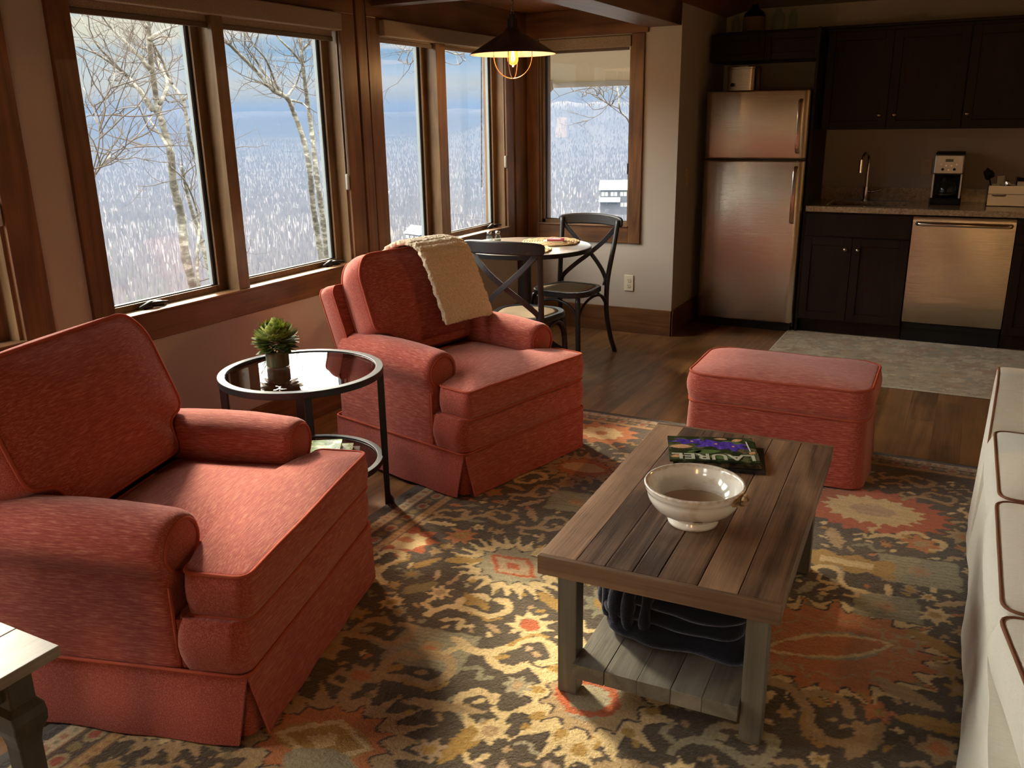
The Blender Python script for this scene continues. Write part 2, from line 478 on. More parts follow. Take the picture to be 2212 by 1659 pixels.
def casing_left(idx, y0, y1, left=.10, right=.115, head=2.245):
    bm = NB()
    box(bm, XL, XW, y0-left, y0, .657, ZT+.002); box(bm, XL, XW, y1, y1+right, .657, ZT+.002)
    struct(f'trim_{idx}', bm, TRIM, bevel=.003)
    bm = NB(); box(bm, XL, XW, y0, y1, .657, ZB); box(bm, XL, XW, y0-left, y1+right, ZT+.002, head)
    struct(f'trim_{idx+1}', bm, TRIM_Y, bevel=.003)
    struct(f'trim_{idx+2}', bx(XL-.02, XW+.012, y0, y1, ZB, ZB+.012), TRIM_Y, bevel=.003)
casing_left(3, *W0, left=.10, right=.12); casing_left(6, *W1, left=.095, right=.12); casing_left(9, *W2, left=.115, right=.10)
struct('trim_12', bx(XL, XW+.004, 3.965, 4.043, 0.66, 2.42), TRIM, bevel=.003)
struct('trim_13', bx(XL, XW+.006, 5.76, 5.95, 0.66, 2.245), TRIM, bevel=.003)
bm = NB(); box(bm, -2.99, N3[0], 5.933, YB, .657, ZT+.01); box(bm, N3[1], -2.098, 5.933, YB, .657, ZT+.01)
struct('trim_14', bm, TRIM, bevel=.003)
bm = NB(); box(bm, N3[0], N3[1], 5.933, YB, .657, ZB); box(bm, -2.99, -2.075, 5.928, YB, ZT+.012, 2.245)
struct('trim_15', bm, TRIM_X, bevel=.003)
struct('trim_16', bx(N3[0], N3[1], 5.925, 5.97, ZB, ZB+.012), TRIM_X, bevel=.003)

def window_left(name, y0, y1, muls):
    """casement pair on the left wall; sashes between jambs and mullions"""
    t = thing(name, kind='structure', loc=(0, 0, 0))
    bm = NB()  # jamb liner
    box(bm, -3.18, XL, y0-.002, y0+.014, ZB, ZT); box(bm, -3.18, XL, y1-.014, y1+.002, ZB, ZT)
    for a, b in muls: box(bm, -3.16, XW-.004, a, b, ZB, ZT)
    obj('jamb', bm, SASH_Z, t, bevel=.002)
    bm = NB(); box(bm, -3.18, XL, y0, y1, ZB-.004, ZB+.008); box(bm, -3.18, XL, y0, y1, ZT-.012, ZT+.002)
    obj('window_sill', bm, SASH_Y, t, bevel=.002)
    edges = [y0+.014] + [q for ab in muls for q in ab] + [y1-.014]
    for a, b in zip(edges[::2], edges[1::2]):
        s = obj('sash', bx(-3.13, -3.085, a, a+.045, ZB+.008, ZT-.012), SASH_Z, t)
        bm = bmesh.new(); bm.from_mesh(s.data); box(bm, -3.13, -3.085, b-.045, b, ZB+.008, ZT-.012)
        box(bm, -3.13, -3.085, a+.045, b-.045, ZB+.008, ZB+.036); box(bm, -3.13, -3.085, a+.045, b-.045, ZT-.05, ZT-.012)
        bm.to_mesh(s.data); bm.free()
        bm = NB()   # white weather strip and dark gasket round the glass
        for q in (a+.045, b-.052): box(bm, -3.118, -3.098, q, q+.007, ZB+.036, ZT-.05)
        box(bm, -3.118, -3.098, a+.05, b-.05, ZB+.036, ZB+.041)
        obj('gasket', bm, BLACKP, s)
        bm = NB()
        for q in (a+.052, b-.064): box(bm, -3.125, -3.105, q, q+.012, ZB+.041, ZT-.05)
        obj('glazing_strip', bm, mat('pale vinyl', (.20, .24, .27), .4), s)
        obj('glass_pane', bx(-3.113, -3.109, a+.045, b-.045, ZB+.036, ZT-.05), PANE, s)
        # crank handle
        yc = {0: a+.20, 1: b-.14}[1 if b > y1-.1 else 0]
        bm = NB(); tube(bm, [(-3.06, yc-.05, ZB+.018), (-3.052, yc, ZB+.030), (-3.05, yc+.05, ZB+.024), (-3.05, yc+.075, ZB+.016)], [.008, .016, .014, .008], 8)
        cyl(bm, (-3.058, yc-.01, ZB+.006), .020, .02, 14)
        tube(bm, [(-3.05, yc-.01, ZB+.034), (-3.02, yc+.03, ZB+.036), (-3.01, yc+.055, ZB+.032)], [.006, .005, .007], 6)
        obj('crank_handle', bm, mat('dark bronze', (.030, .026, .024), .35, .6), t, smooth=True)
    return t
window_left('window_1', *W1, muls=[(2.952, 3.02)])
window_left('window_2', *W2, muls=[(4.745, 4.850)])
window_left('window_0', *W0, muls=[(.95, 1.03)])
def window_end():
    t = thing('window_3', kind='structure'); x0, x1 = N3
    bm = NB(); box(bm, x0-.002, x0+.014, YB, YB+.16, ZB, ZT); box(bm, x1-.014, x1+.002, YB, YB+.16, ZB, ZT)
    obj('jamb', bm, SASH_Z, t)
    bm = NB(); box(bm, x0, x1, YB, YB+.16, ZB-.004, ZB+.008); box(bm, x0, x1, YB, YB+.16, ZT-.012, ZT)
    obj('window_sill', bm, SASH_X, t)
    a, b = x0+.004, x1-.004
    bm = NB(); box(bm, a, a+.030, YB+.02, YB+.07, ZB+.008, ZT-.012); box(bm, b-.012, b, YB+.02, YB+.07, ZB+.008, ZT-.012)
    box(bm, a, b, YB+.02, YB+.07, ZB+.008, ZB+.036); box(bm, a, b, YB+.02, YB+.07, ZT-.04, ZT-.012)
    s = obj('sash', bm, SASH_Z, t)
    obj('glass_pane', bx(a+.03, b-.012, YB+.045, YB+.049, ZB+.036, ZT-.04), PANE, s)
    bm = NB(); box(bm, a+.030, a+.036, YB+.035, YB+.06, ZB+.036, ZT-.04); box(bm, a+.03, b-.012, YB+.035, YB+.06, ZB+.036, ZB+.041); obj('gasket', bm, BLACKP, s)
    return t
window_end()

t = thing('window_fill', kind='structure')  # unseen south window, added to bring fill light in from behind the camera
bm = NB()
for x in (-1.9, -1.16): box(bm, x, x+.06, -3.12, -3.03, .75, 2.1)
box(bm, -1.9, -1.1, -3.12, -3.03, .75, .81); box(bm, -1.9, -1.1, -3.12, -3.03, 2.04, 2.1)
obj('frame', bm, TRIM, t)
for i_, (a, b) in enumerate(((-1.84, -1.16),)): obj('glass_pane', bx(a, b, -3.08, -3.075, .81, 2.04), PANE, t)
# ---------------------------------------------------------------- area rug with a woven pattern (one colour value per tuft)
def make_rug(name, x0, x1, y0, y1, cell, paint, matr, thick=.012, field='weave'):
    nx, ny = int((x1-x0)/cell)+1, int((y1-y0)/cell)+1
    xs = x0 + np.arange(nx)*cell; ys = y0 + np.arange(ny)*cell
    X, Y = np.meshgrid(xs, ys)
    C = paint(X, Y)
    wz = thick + rng.normal(0, .0006, X.shape)
    wz[0] = wz[-1] = wz[:, 0] = wz[:, -1] = .002
    co = np.stack([X, Y, wz], -1).reshape(-1, 3)
    idx = np.arange(nx*ny).reshape(ny, nx)
    q = np.stack([idx[:-1, :-1], idx[:-1, 1:], idx[1:, 1:], idx[1:, :-1]], -1).reshape(-1, 4)
    me = bpy.data.meshes.new(name)
    me.vertices.add(len(co)); me.vertices.foreach_set('co', co.astype(np.float32).ravel())
    me.loops.add(q.size); me.loops.foreach_set('vertex_index', q.astype(np.int32).ravel())
    me.polygons.add(len(q)); me.polygons.foreach_set('loop_start', (np.arange(len(q))*4).astype(np.int32)); me.polygons.foreach_set('loop_total', np.full(len(q), 4, np.int32))
    me.update(calc_edges=True)
    me.polygons.foreach_set('use_smooth', [True]*len(q))
    at = me.color_attributes.new(field, 'FLOAT_COLOR', 'POINT')
    rgba = np.concatenate([C.reshape(-1, 3), np.ones((nx*ny, 1))], 1).astype(np.float32)
    at.data.foreach_set('color', rgba.ravel())
    me.materials.append(matr)
    o = bpy.data.objects.new(name, me); COL.objects.link(o); return o
def rugmat(name):
    mm = mat(name, rough=1, spec=.05); n, b = nt(mm)
    at = n.new('ShaderNodeAttribute', attribute_name='weave'); v = objvec(n)
    nz = n.noise(v, 130, 3, .6); n2 = n.noise(n.mapping(v, (8, 60, 20)), 1.0, 3, .5)
    f = n.math('ADD', n.math('MULTIPLY', nz, .9), n.math('MULTIPLY', n2, .55))
    hs = n.new('ShaderNodeHueSaturation'); n.link(at.outputs['Color'], hs.inputs['Color']); n.link(n.math('ADD', f, .28), hs.inputs['Value'])
    n.link(hs.outputs[0], b.inputs['Base Color']); b.inputs['Sheen Weight'].default_value = .3
    bump(n, b, nz, .9, .006); return mm
P = dict(bg=(.078, .052, .027), cream=(.62, .45, .215), tan=(.40, .26, .12), gold=(.38, .22, .045), olive=(.22, .165, .06), red=(.42, .090, .020),
         rust=(.46, .16, .045), grey=(.33, .275, .165), sage=(.24, .21, .12), dk=(.045, .024, .018), pink=(.46, .31, .175))
def f2(px, py): q = pl(px, py, 2, .012); return q.x, q.y
def paint_big(X, Y):
    r = np.random.default_rng(11)
    # wobble the drawing coordinates so every edge is hand-knotted
    def nz(sc, seed, amp):
        rr = np.random.default_rng(seed); g = rr.normal(0, 1, (int(4.2/sc)+4, int(4.2/sc)+4))
        fx = (X-X.min())/sc; fy = (Y-Y.min())/sc; ix = fx.astype(int); iy = fy.astype(int); tx = fx-ix; ty = fy-iy
        tx = tx*tx*(3-2*tx); ty = ty*ty*(3-2*ty)
        return amp*((g[iy, ix]*(1-tx)+g[iy, ix+1]*tx)*(1-ty) + (g[iy+1, ix]*(1-tx)+g[iy+1, ix+1]*tx)*ty)
    U = X + nz(.03, 1, .0035) + nz(.012, 3, .0018); V = Y + nz(.03, 2, .0035) + nz(.012, 4, .0018)
    C = np.empty(X.shape+(3,)); C[:] = P['bg']
    occ = np.zeros(X.shape, bool)
    def put(mask, c, o=True):
        C[mask] = P[c] if isinstance(c, str) else c
        if o: occ[mask] = True
    def rel(cx, cy, a):
        dx, dy = U-cx, V-cy; ca, sa = math.cos(a), math.sin(a)
        return dx*ca+dy*sa, -dx*sa+dy*ca
    def petal(cx, cy, R, n, c, a=0, sx=1, sy=1, depth=.3, sharp=1.0, inner=0):
        p, q = rel(cx, cy, a); p = p/sx; q = q/sy
        rad = np.hypot(p, q); th = np.arctan2(q, p)
        lim = R*(1-depth*np.abs(np.sin(n*th/2))**sharp)
        put((rad < lim) & (rad >= inner*R), c)
    def ell(cx, cy, rx, ry, a, c): 
        p, q = rel(cx, cy, a); put((p/rx)**2+(q/ry)**2 < 1, c)
    def leaf(cx, cy, L, Wd, a, c, c2=None, saw=0):
        p, q = rel(cx, cy, a); t = p/L
        hw = Wd*np.clip(1-t*t, 0, 1)**.7*(1+saw*np.sin(p*260))
        put((np.abs(t) < 1) & (np.abs(q) < hw), c)
        if c2: put((np.abs(t) < .7) & (np.abs(q) < hw*.38), c2)
    def stroke(pts, wd, c, taper=False):
        pts = [(p.x, p.y) for p in smoothpath([(a, b, 0) for a, b in pts], 8)]
        for i, (a, b) in enumerate(zip(pts, pts[1:])):
            ax, ay = a; bx_, by_ = b; dx, dy = bx_-ax, by_-ay; L2 = dx*dx+dy*dy+1e-12
            ww = wd*(1 if not taper else (1-.75*i/len(pts)))
            sl_ = (np.abs(X-(ax+bx_)/2) < abs(dx)/2+ww+.02) & (np.abs(Y-(ay+by_)/2) < abs(dy)/2+ww+.02)
            t = np.clip(((U-ax)*dx+(V-ay)*dy)/L2, 0, 1)
            put(sl_ & (np.hypot(U-ax-t*dx, V-ay-t*dy) < ww), c)
    def flower(cx, cy, R, c=('cream', 'gold'), n=6, a=None, sat=True):
        a = r.uniform(0, 6) if a is None else a
        petal(cx, cy, R, n, c[0], a, depth=.45); petal(cx, cy, R*.42, n, c[1], a, depth=.2)
        if len(c) > 2: ell(cx, cy, R*.16, R*.16, 0, c[2])
    def hook(cx, cy, L, a, c='cream', c2='tan', flip=1):
        def T(p, q): q *= flip; return (cx+L*(p*math.cos(a)-q*math.sin(a)), cy+L*(p*math.sin(a)+q*math.cos(a)))
        stroke([T(-1, -.1), T(-.5, .25), T(0, .1), T(.45, -.25), T(.9, -.1), T(1.0, .35), T(.75, .5)], L*.11, c)
        stroke([T(-.3, .2), T(-.1, .6), T(.25, .75), T(.5, .55)], L*.10, c)
        stroke([T(-.8, .05), T(-1.1, .4), T(-.9, .65)], L*.07, c)
        ell(*T(.0, .38), L*.16, L*.10, a, c2); stroke([T(.1, -.05), T(.5, -.42), T(.8, -.38)], L*.05, c2)
    def palmette(cx, cy, R, a, outer, mid, core, ring=None, n=22):
        petal(cx, cy, R*1.05, n, 'dk', a, 1.25, 1, .34, .7); petal(cx, cy, R, n, outer, a, 1.25, 1, .34, .7); petal(cx, cy, R*.66, 14, 'dk' if outer != 'rust' else 'tan', a, 1.2, 1, .24, .7); petal(cx, cy, R*.62, 14, mid, a, 1.2, 1, .24, .7)
        for k_ in range(n//2):
            th = k_*4*PI/n+.3; u_, v_ = R*.80*1.25*math.cos(th), R*.80*math.sin(th)
            ell(cx+u_*math.cos(a)-v_*math.sin(a), cy+u_*math.sin(a)+v_*math.cos(a), R*.055, R*.04, th+a, 'gold' if k_ % 2 else 'olive')
        ell(cx, cy, R*.50, R*.26, a, core)
        if ring:
            p, q = rel(cx, cy, a); d = np.abs(p)/(R*.55)+np.abs(q)/(R*.36)
            put((d < 1) & (d > .78), ring); put(d < .35, ring)
    # ---- large motifs where the photo shows them
    F = f2
    def at(px, py): return F(px, py)
    palmette(*at(1108, 1222), .215, -.35, 'cream', 'grey', 'pink', 'red', 26)
    palmette(*at(1290, 1500), .25, 1.45, 'cream', 'tan', 'grey', None, 16)
    for k in range(11):
        a_ = k*2*PI/11; q = at(1290, 1500); ell(q[0]+.16*math.cos(a_), q[1]+.20*math.sin(a_), .022, .016, a_, 'gold')
    q = at(1270, 1505); petal(*q, .085, 40, 'red', 0, 1.1, 1, .04); petal(*q, .058, 40, 'grey', 0, 1.1, 1, .04)
    q = at(1800, 1395); petal(*q, .305, 20, 'cream', .5, 1.25, 1, .22, .6)
    palmette(*at(1800, 1395), .29, .5, 'rust', 'rust', 'grey', None, 20); q = at(1790, 1395)
    p_, q_ = rel(*q, .5); d = (p_/.20)**2 + (np.abs(q_)/.065)
    put((d < 1) & (d > .78), 'cream'); put((d < .78), 'rust')
    q = at(1885, 1102); petal(*q, .25, 24, 'red', 0, 1.2, .9, .16); petal(*q, .16, 18, 'cream', 0, 1.25, .9, .18); petal(*q, .07, 9, 'pink', 0, 1.3, .8, .1)
    q = at(880, 1168); petal(*q, .13, 8, 'red', .3, 1, 1, .34); petal(*q, .075, 8, 'cream', 0, 1.1, 1, .2); ell(q[0]-.01, q[1], .032, .024, 0, 'rust')
    q = at(700, 1600); palmette(*q, .25, .2, 'tan', 'rust', 'gold', 'cream', 22); ell(*at(690, 1655), .10, .06, .1, 'grey')
    q = at(1300, 935); petal(*q, .17, 12, 'rust', 0, 1.2, 1, .25); petal(*q, .10, 10, 'cream', 0, 1.2, 1, .2); ell(*q, .03, .03, 0, 'rust')
    q = at(1260, 1010); palmette(*q, .20, .1, 'tan', 'rust', 'cream')
    for (px, py, s_) in ((932, 1400, .125), (1245, 1085, .12), (1985, 1235, .13), (1915, 1310, .10)):
        q = at(px, py); p_, q_ = rel(*q, .15); dd = np.maximum(np.abs(p_)/s_, np.abs(q_)/(s_*.8))
        put(dd < 1, 'sage'); put((dd < .93) & (np.abs(np.sin(q_*150)) > .55), 'grey'); petal(*q, .045, 8, 'tan', depth=.3); ell(*q, .01, .01, 0, 'rust')
    q = at(1145, 1350); flower(*q, .085, ('cream', 'sage'), 9, 0); petal(*q, .032, 10, 'red', 0, depth=.1)
    q = at(1830, 1215); p_, q_ = rel(*q, .05); put((np.abs(p_) < .15) & (np.abs(q_) < .06+.012*np.sin(p_*60)), 'gold'); put((np.abs(p_) < .09) & (np.abs(q_) < .022), 'cream')
    for (px, py, L, a, fl, c) in ((1010, 1320, .13, .5, 1, 'cream'), (1090, 1395, .15, .35, -1, 'cream'), (790, 1380, .14, .6, 1, 'tan'), (860, 1470, .16, .8, 1, 'tan'),
                                  (1150, 1060, .10, .9, -1, 'tan'), (1170, 1130, .10, .9, -1, 'tan'), (1960, 1170, .12, .0, 1, 'cream'), (1730, 1530, .16, -.6, 1, 'tan'), (1820, 1250, .10, 2.4, 1, 'cream'),
                                  (1000, 1560, .13, 1.9, -1, 'cream'), (2010, 1080, .10, .3, 1, 'tan'), (1960, 1040, .10, 0, 1, 'tan'), (1560, 1620, .13, .4, 1, 'grey'), (960, 1120, .10, .9, 1, 'tan'), (1060, 1120, .10, .4, 1, 'tan')):
        hook(*at(px, py), L, a, c, 'gold' if r.random() < .5 else 'grey', fl)
    for (px, py, L, Wd, a, c) in ((1005, 1600, .10, .030, 1.4, 'gold'), (960, 1525, .12, .022, .25, 'tan'), (1000, 1210, .08, .020, .5, 'gold'), (905, 1270, .07, .026, .9, 'olive'), (1030, 1300, .07, .02, -.4, 'gold'),
                                  (1190, 1300, .08, .02, -.5, 'gold'), (2020, 1390, .09, .028, -.5, 'gold'), (1960, 1500, .10, .030, -.4, 'tan'), (2040, 1570, .12, .03, .1, 'gold'), (1870, 1600, .10, .03, 1.2, 'tan'), (1350, 1660, .09, .03, .4, 'tan')):
        leaf(*at(px, py), L, Wd, a, c, None, .12)
    for (px, py, R, c) in ((1990, 1175, .075, ('rust', 'tan')), (2020, 1330, .06, ('cream', 'gold')), (1960, 1390, .06, ('tan', 'rust')), (2050, 1450, .055, ('tan', 'gold')), (2030, 1620, .06, ('tan', 'rust')), (1900, 1540, .05, ('rust', 'gold')),
                           (1200, 960, .06, ('tan', 'gold')), (1225, 1045, .06, ('tan', 'gold')), (1060, 1580, .06, ('cream', 'tan')), (930, 1620, .05, ('pink', 'gold')), (1120, 1480, .05, ('grey', 'tan')),
                           (705, 1400, .075, ('tan', 'gold')), (780, 1460, .07, ('tan', 'rust')), (845, 1300, .05, ('cream', 'gold')), (890, 1240, .045, ('sage', 'gold')), (950, 1280, .05, ('cream', 'tan')), (1250, 1620, .07, ('cream', 'gold'))):
        flower(*at(px, py), R, c, r.integers(5, 8))
    # ---- scatter the rest of the field the same way
    x0, y0 = X.min(), Y.min(); cell = X[0, 1]-X[0, 0]
    def free(cx, cy, R):
        ix, iy, k = int((cx-x0)/cell), int((cy-y0)/cell), int(R/cell)
        if cx < x0+.24 or cy > Y.max()-.20: return False
        if ix-k < 0 or iy-k < 0 or ix+k >= X.shape[1] or iy+k >= X.shape[0]: return False
        return occ[iy-k:iy+k+1, ix-k:ix+k+1].mean() < .04
    full = (U, V, X, Y, C, occ)
    def local(cx, cy, R, fn):
        nonlocal U, V, X, Y, C, occ
        fU, fV, fX, fY, fC, fo = full
        ix, iy, k = int((cx-x0)/cell), int((cy-y0)/cell), int(R/cell)+3
        s = (slice(max(0, iy-k), iy+k), slice(max(0, ix-k), ix+k))
        U, V, X, Y, C, occ = fU[s], fV[s], fX[s], fY[s], fC[s], fo[s]
        fn()
        U, V, X, Y, C, occ = full
    for R, n_ in ((.16, 60), (.10, 260), (.075, 500), (.05, 1500), (.032, 2600), (.018, 5000)):
        for _ in range(n_):
            cx, cy = r.uniform(x0+.24, X.max()-.1), r.uniform(y0+.1, Y.max()-.22)
            if not free(cx, cy, R*.9): continue
            k = r.random()
            cc = ['cream', 'tan', 'gold', 'sage', 'grey', 'pink', 'rust'][r.choice(7, p=[.27, .27, .13, .11, .10, .06, .06])]
            def fn():
                a = r.choice([.4, .9, 1.9, 2.6])+r.normal(0, .2)
                if R > .15: palmette(cx, cy, R*1.05, a, cc, 'tan' if cc != 'tan' else 'cream', 'grey', 'red' if k < .3 else None, 18)
                elif R > .06:
                    if k < .45: hook(cx, cy, R*1.15, a, cc if cc in ('cream', 'tan') else 'cream', 'gold', r.choice([-1, 1]))
                    elif k < .7: flower(cx, cy, R, (cc, 'gold' if cc != 'gold' else 'cream', 'rust'), 8)
                    else: leaf(cx, cy, R*1.2, R*.38, a, cc, None, .2)
                elif R > .03:
                    if k < .4: flower(cx, cy, R, (cc, 'gold' if cc != 'gold' else 'tan'), r.integers(5, 8))
                    elif k < .8: leaf(cx, cy, R*1.25, R*.36, a, cc, None, .15)
                    else: stroke([(cx-R, cy), (cx, cy+R*.5), (cx+R*.4, cy-R*.3), (cx+R, cy)], R*.18, cc)
                else:
                    if k < .5: petal(cx, cy, R*.8, 4, cc, a, depth=.3)
                    else: leaf(cx, cy, R*1.1, R*.5, a, cc)
            local(cx, cy, R*2.2, fn)
    # ---- borders
    for d_, flip in ((X-X.min(), 0), (Y.max()-Y, 1)):
        along = Y if flip == 0 else X
        sc = 1.0 if flip == 0 else .75
        w = d_ + nz(.015, 7, .0012)
        def band(a, b, c): put((w >= a*sc) & (w < b*sc), c)
        band(-.01, .035, (.060, .050, .040) if flip == 0 else P['dk'])
        band(.035, .085, (.47, .36, .22)); s_ = np.sin(along*2*PI/.055); put((np.abs(w-.060*sc) < .012) & (s_ > .45), (.34, .17, .09)); put((np.abs(w-.066*sc) < .005) & (s_ < -.7), 'sage')
        band(.085, .093, (.20, .09, .04))
        band(.093, .160, (.085, .055, .035))
        ph = (along % .11)-.055
        put(((w-.128*sc)/.024)**2 + (ph/.030)**2 < 1, (.34, .26, .13)); put(((w-.128*sc)/.015)**2 + (ph/.017)**2 < 1, (.30, .065, .035))
        put(((w-.122*sc)/.018)**2 + ((np.abs(ph)-.052)/.016)**2 < 1, 'olive')
        band(.160, .168, (.30, .16, .05)); band(.168, .196, (.42, .26, .10)); band(.196, .203, (.20, .09, .04))
        put((np.abs(w-.182*sc) < .006) & (np.sin(along*2*PI/.03) > .2), (.34, .15, .06))
    return np.clip(C, 0, 1)
RX0, RY1 = -1.985, 4.115
rug = make_rug('area_rug', RX0, .80, .12, RY1, .0068, paint_big, rugmat('woven wool rug'))
tag(rug, 'large brown, cream and rust floral rug under the coffee table', 'rug')
bm = NB(); box(bm, RX0-.022, RX0+.006, .12, RY1+.02, .0, .010); box(bm, RX0, .80, RY1-.004, RY1+.016, 0, .010)
obj('binding', bm, mat('rug binding', (.085, .075, .062), .95), rug, bevel=.003)
def paint_small(X, Y):
    r = np.random.default_rng(5); C = np.empty(X.shape+(3,)); C[:] = (.42, .33, .19)
    cols = [(.54, .43, .26), (.32, .23, .12), (.46, .30, .15), (.31, .27, .18), (.58, .47, .30), (.37, .21, .11)]
    for R, n_ in ((.12, 60), (.06, 260), (.03, 900)):
        for _ in range(n_):
            cx, cy = r.uniform(X.min(), X.max()), r.uniform(Y.min(), Y.max()); ix = int((cx-X.min())/.009); iy = int((cy-Y.min())/.009); k = int(R*1.4/.009)+1
            s = (slice(max(0, iy-k), iy+k), slice(max(0, ix-k), ix+k)); dx, dy = X[s]-cx, Y[s]-cy
            rad = np.hypot(dx, dy); th = np.arctan2(dy, dx); c = cols[r.integers(6)]
            mk = (rad < R*(1-.4*np.abs(np.sin(th*r.integers(2, 5))))) & (rad > R*r.choice([0, .6]))
            C[s][mk] = C[s][mk]*.2 + np.array(c)*.8
    d = np.minimum(X-X.min(), Y-Y.min()); d = np.minimum(d, Y.max()-Y)
    for a, b, c in ((0, .015, (.52, .45, .33)), (.13, .14, (.34, .28, .19)), (.155, .16, (.50, .44, .33))): C[(d >= a) & (d < b)] = c
    return C
rug2 = make_rug('kitchen_runner', -1.118, 1.3, 5.255, 6.485, .009, paint_small, rugmat('faded runner'), .007)
tag(rug2, 'faded beige floral runner on the wood floor in front of the dishwasher', 'rug')

# ---------------------------------------------------------------- armchairs
def slab_M(x, z, lean): # (a,b,c) -> a: width y, b: up along the lean, c: forward
    s, c = math.sin(lean), math.cos(lean)
    return Matrix(((0, -s, c, x), (1, 0, 0, 0), (0, c, s, z), (0, 0, 0, 1)))
def pipe(name, loop, r, mm, parent, label=None, closed=True):
    bm = NB(); tube(bm, loop, r, 6, closed=closed); return obj(name, bm, mm, parent, smooth=True, label=label)
def arm_mesh(side, x0, x1):
    """rolled arm; side=+1/-1"""
    cy, cz, R = .316, .502, .088
    prof = [(.245, .19), (.245, .30), (.244, .41), (.238, .455)]
    for i in range(15):
        a = math.radians(190 - i*16.0); prof.append((cy+R*math.cos(a), cz+R*math.sin(a)))
    prof += [(.384, .438), (.388, .39), (.388, .30), (.388, .19)]
    bm = NB(); rings = []
    xs = [x0, x0+.02] + [x0+(x1-x0)*t for t in (.15, .3, .5, .7, .85)] + [x1-.045, x1-.022, x1-.008, x1]
    for x in xs:
        e = max(0, (x-(x1-.045))/.045); k = 1-.16*(1-math.sqrt(max(0, 1-e*e)))
        t = (x-x0)/(x1-x0)
        fat = 1.0 + .10*math.sin(PI*min(1, t*1.05))*.6 - .04*(1-t)
        ring = []
        for (y, z) in prof:
            if z > .425: yy, zz = cy+(y-cy)*k*fat, cz+(z-cz)*k*fat
            else: yy, zz = cy+(y-cy)*(k*.5+.5), z
            zz += .010*math.sin(PI*t) if z > .425 else 0
            nz_ = .0025*noise.noise(Vector((x*6, yy*6+side*3, zz*6)))
            ring.append(bm.verts.new((x, side*(yy+nz_), zz+nz_)))
        rings.append(ring)
    n = len(prof)
    for a, b in zip(rings, rings[1:]):
        for i in range(n-1): bm.faces.new((a[i], a[i+1], b[i+1], b[i]))
        bm.faces.new((a[n-1], a[0], b[0], b[n-1]))
    for rg in (rings[0], rings[-1]): bm.faces.new(rg)
    return bm, [(x1+.001, side*(cy+(R-.022)*math.cos(a)), cz+(R-.022)*math.sin(a)) for a in [2*PI*i/28 for i in range(28)]], (cy, cz, R)
def skirt_mesh(fx, bx_, hw, top=.195, cut=.030):
    bm = NB()
    def panel(p0, p1, out, c0, c1):
        """p0,p1 2d top corners; flares by 'out' at the floor, corners cut back by c0,c1"""
        p0, p1, o = Vector(p0), Vector(p1), Vector(out); d = (p1-p0).normalized(); n = 26; rows = 7
        g = []
        for j in range(rows+1):
            t = j/rows; row = []
            a = p0 + d*(c0*t) ; b = p1 - d*(c1*t)
            for i in range(n+1):
                s = i/n; q = a.lerp(b, s)
                wave = .005*math.sin(s*19+p0.x*7)*t + .004*t*math.sin(s*7+p0.y*9)
                q2 = q + o*(.022*t + wave*.6 + .004)
                row.append(bm.verts.new((q2.x, q2.y, top*(1-t)+.006*t)))
            g.append(row)
        inner = [[bm.verts.new((v.co.x-o.x*.007, v.co.y-o.y*.007, v.co.z)) for v in row] for row in g]
        for j in range(rows):
            for i in range(n):
                bm.faces.new((g[j][i], g[j][i+1], g[j+1][i+1], g[j+1][i])); bm.faces.new((inner[j][i], inner[j+1][i], inner[j+1][i+1], inner[j][i+1]))
        for i in range(n): bm.faces.new((g[rows][i], g[rows][i+1], inner[rows][i+1], inner[rows][i])); bm.faces.new((g[0][i], inner[0][i], inner[0][i+1], g[0][i+1]))
        for j in range(rows): bm.faces.new((g[j][0], g[j+1][0], inner[j+1][0], inner[j][0])); bm.faces.new((g[j][n], inner[j][n], inner[j+1][n], g[j+1][n]))
    panel((fx, -hw), (fx, hw), (1, 0), cut, cut)
    panel((bx_, -hw), (bx_, hw), (-1, 0), cut, cut)
    for s in (-1, 1): panel((bx_, s*hw), (fx, s*hw), (0, s), cut*.7, cut)
    # pleat insert behind the corners
    prism(bm, rrect(fx-bx_-.012, 2*hw-.012, .03, 4, cx=(fx+bx_)/2), .008, top)
    return bm
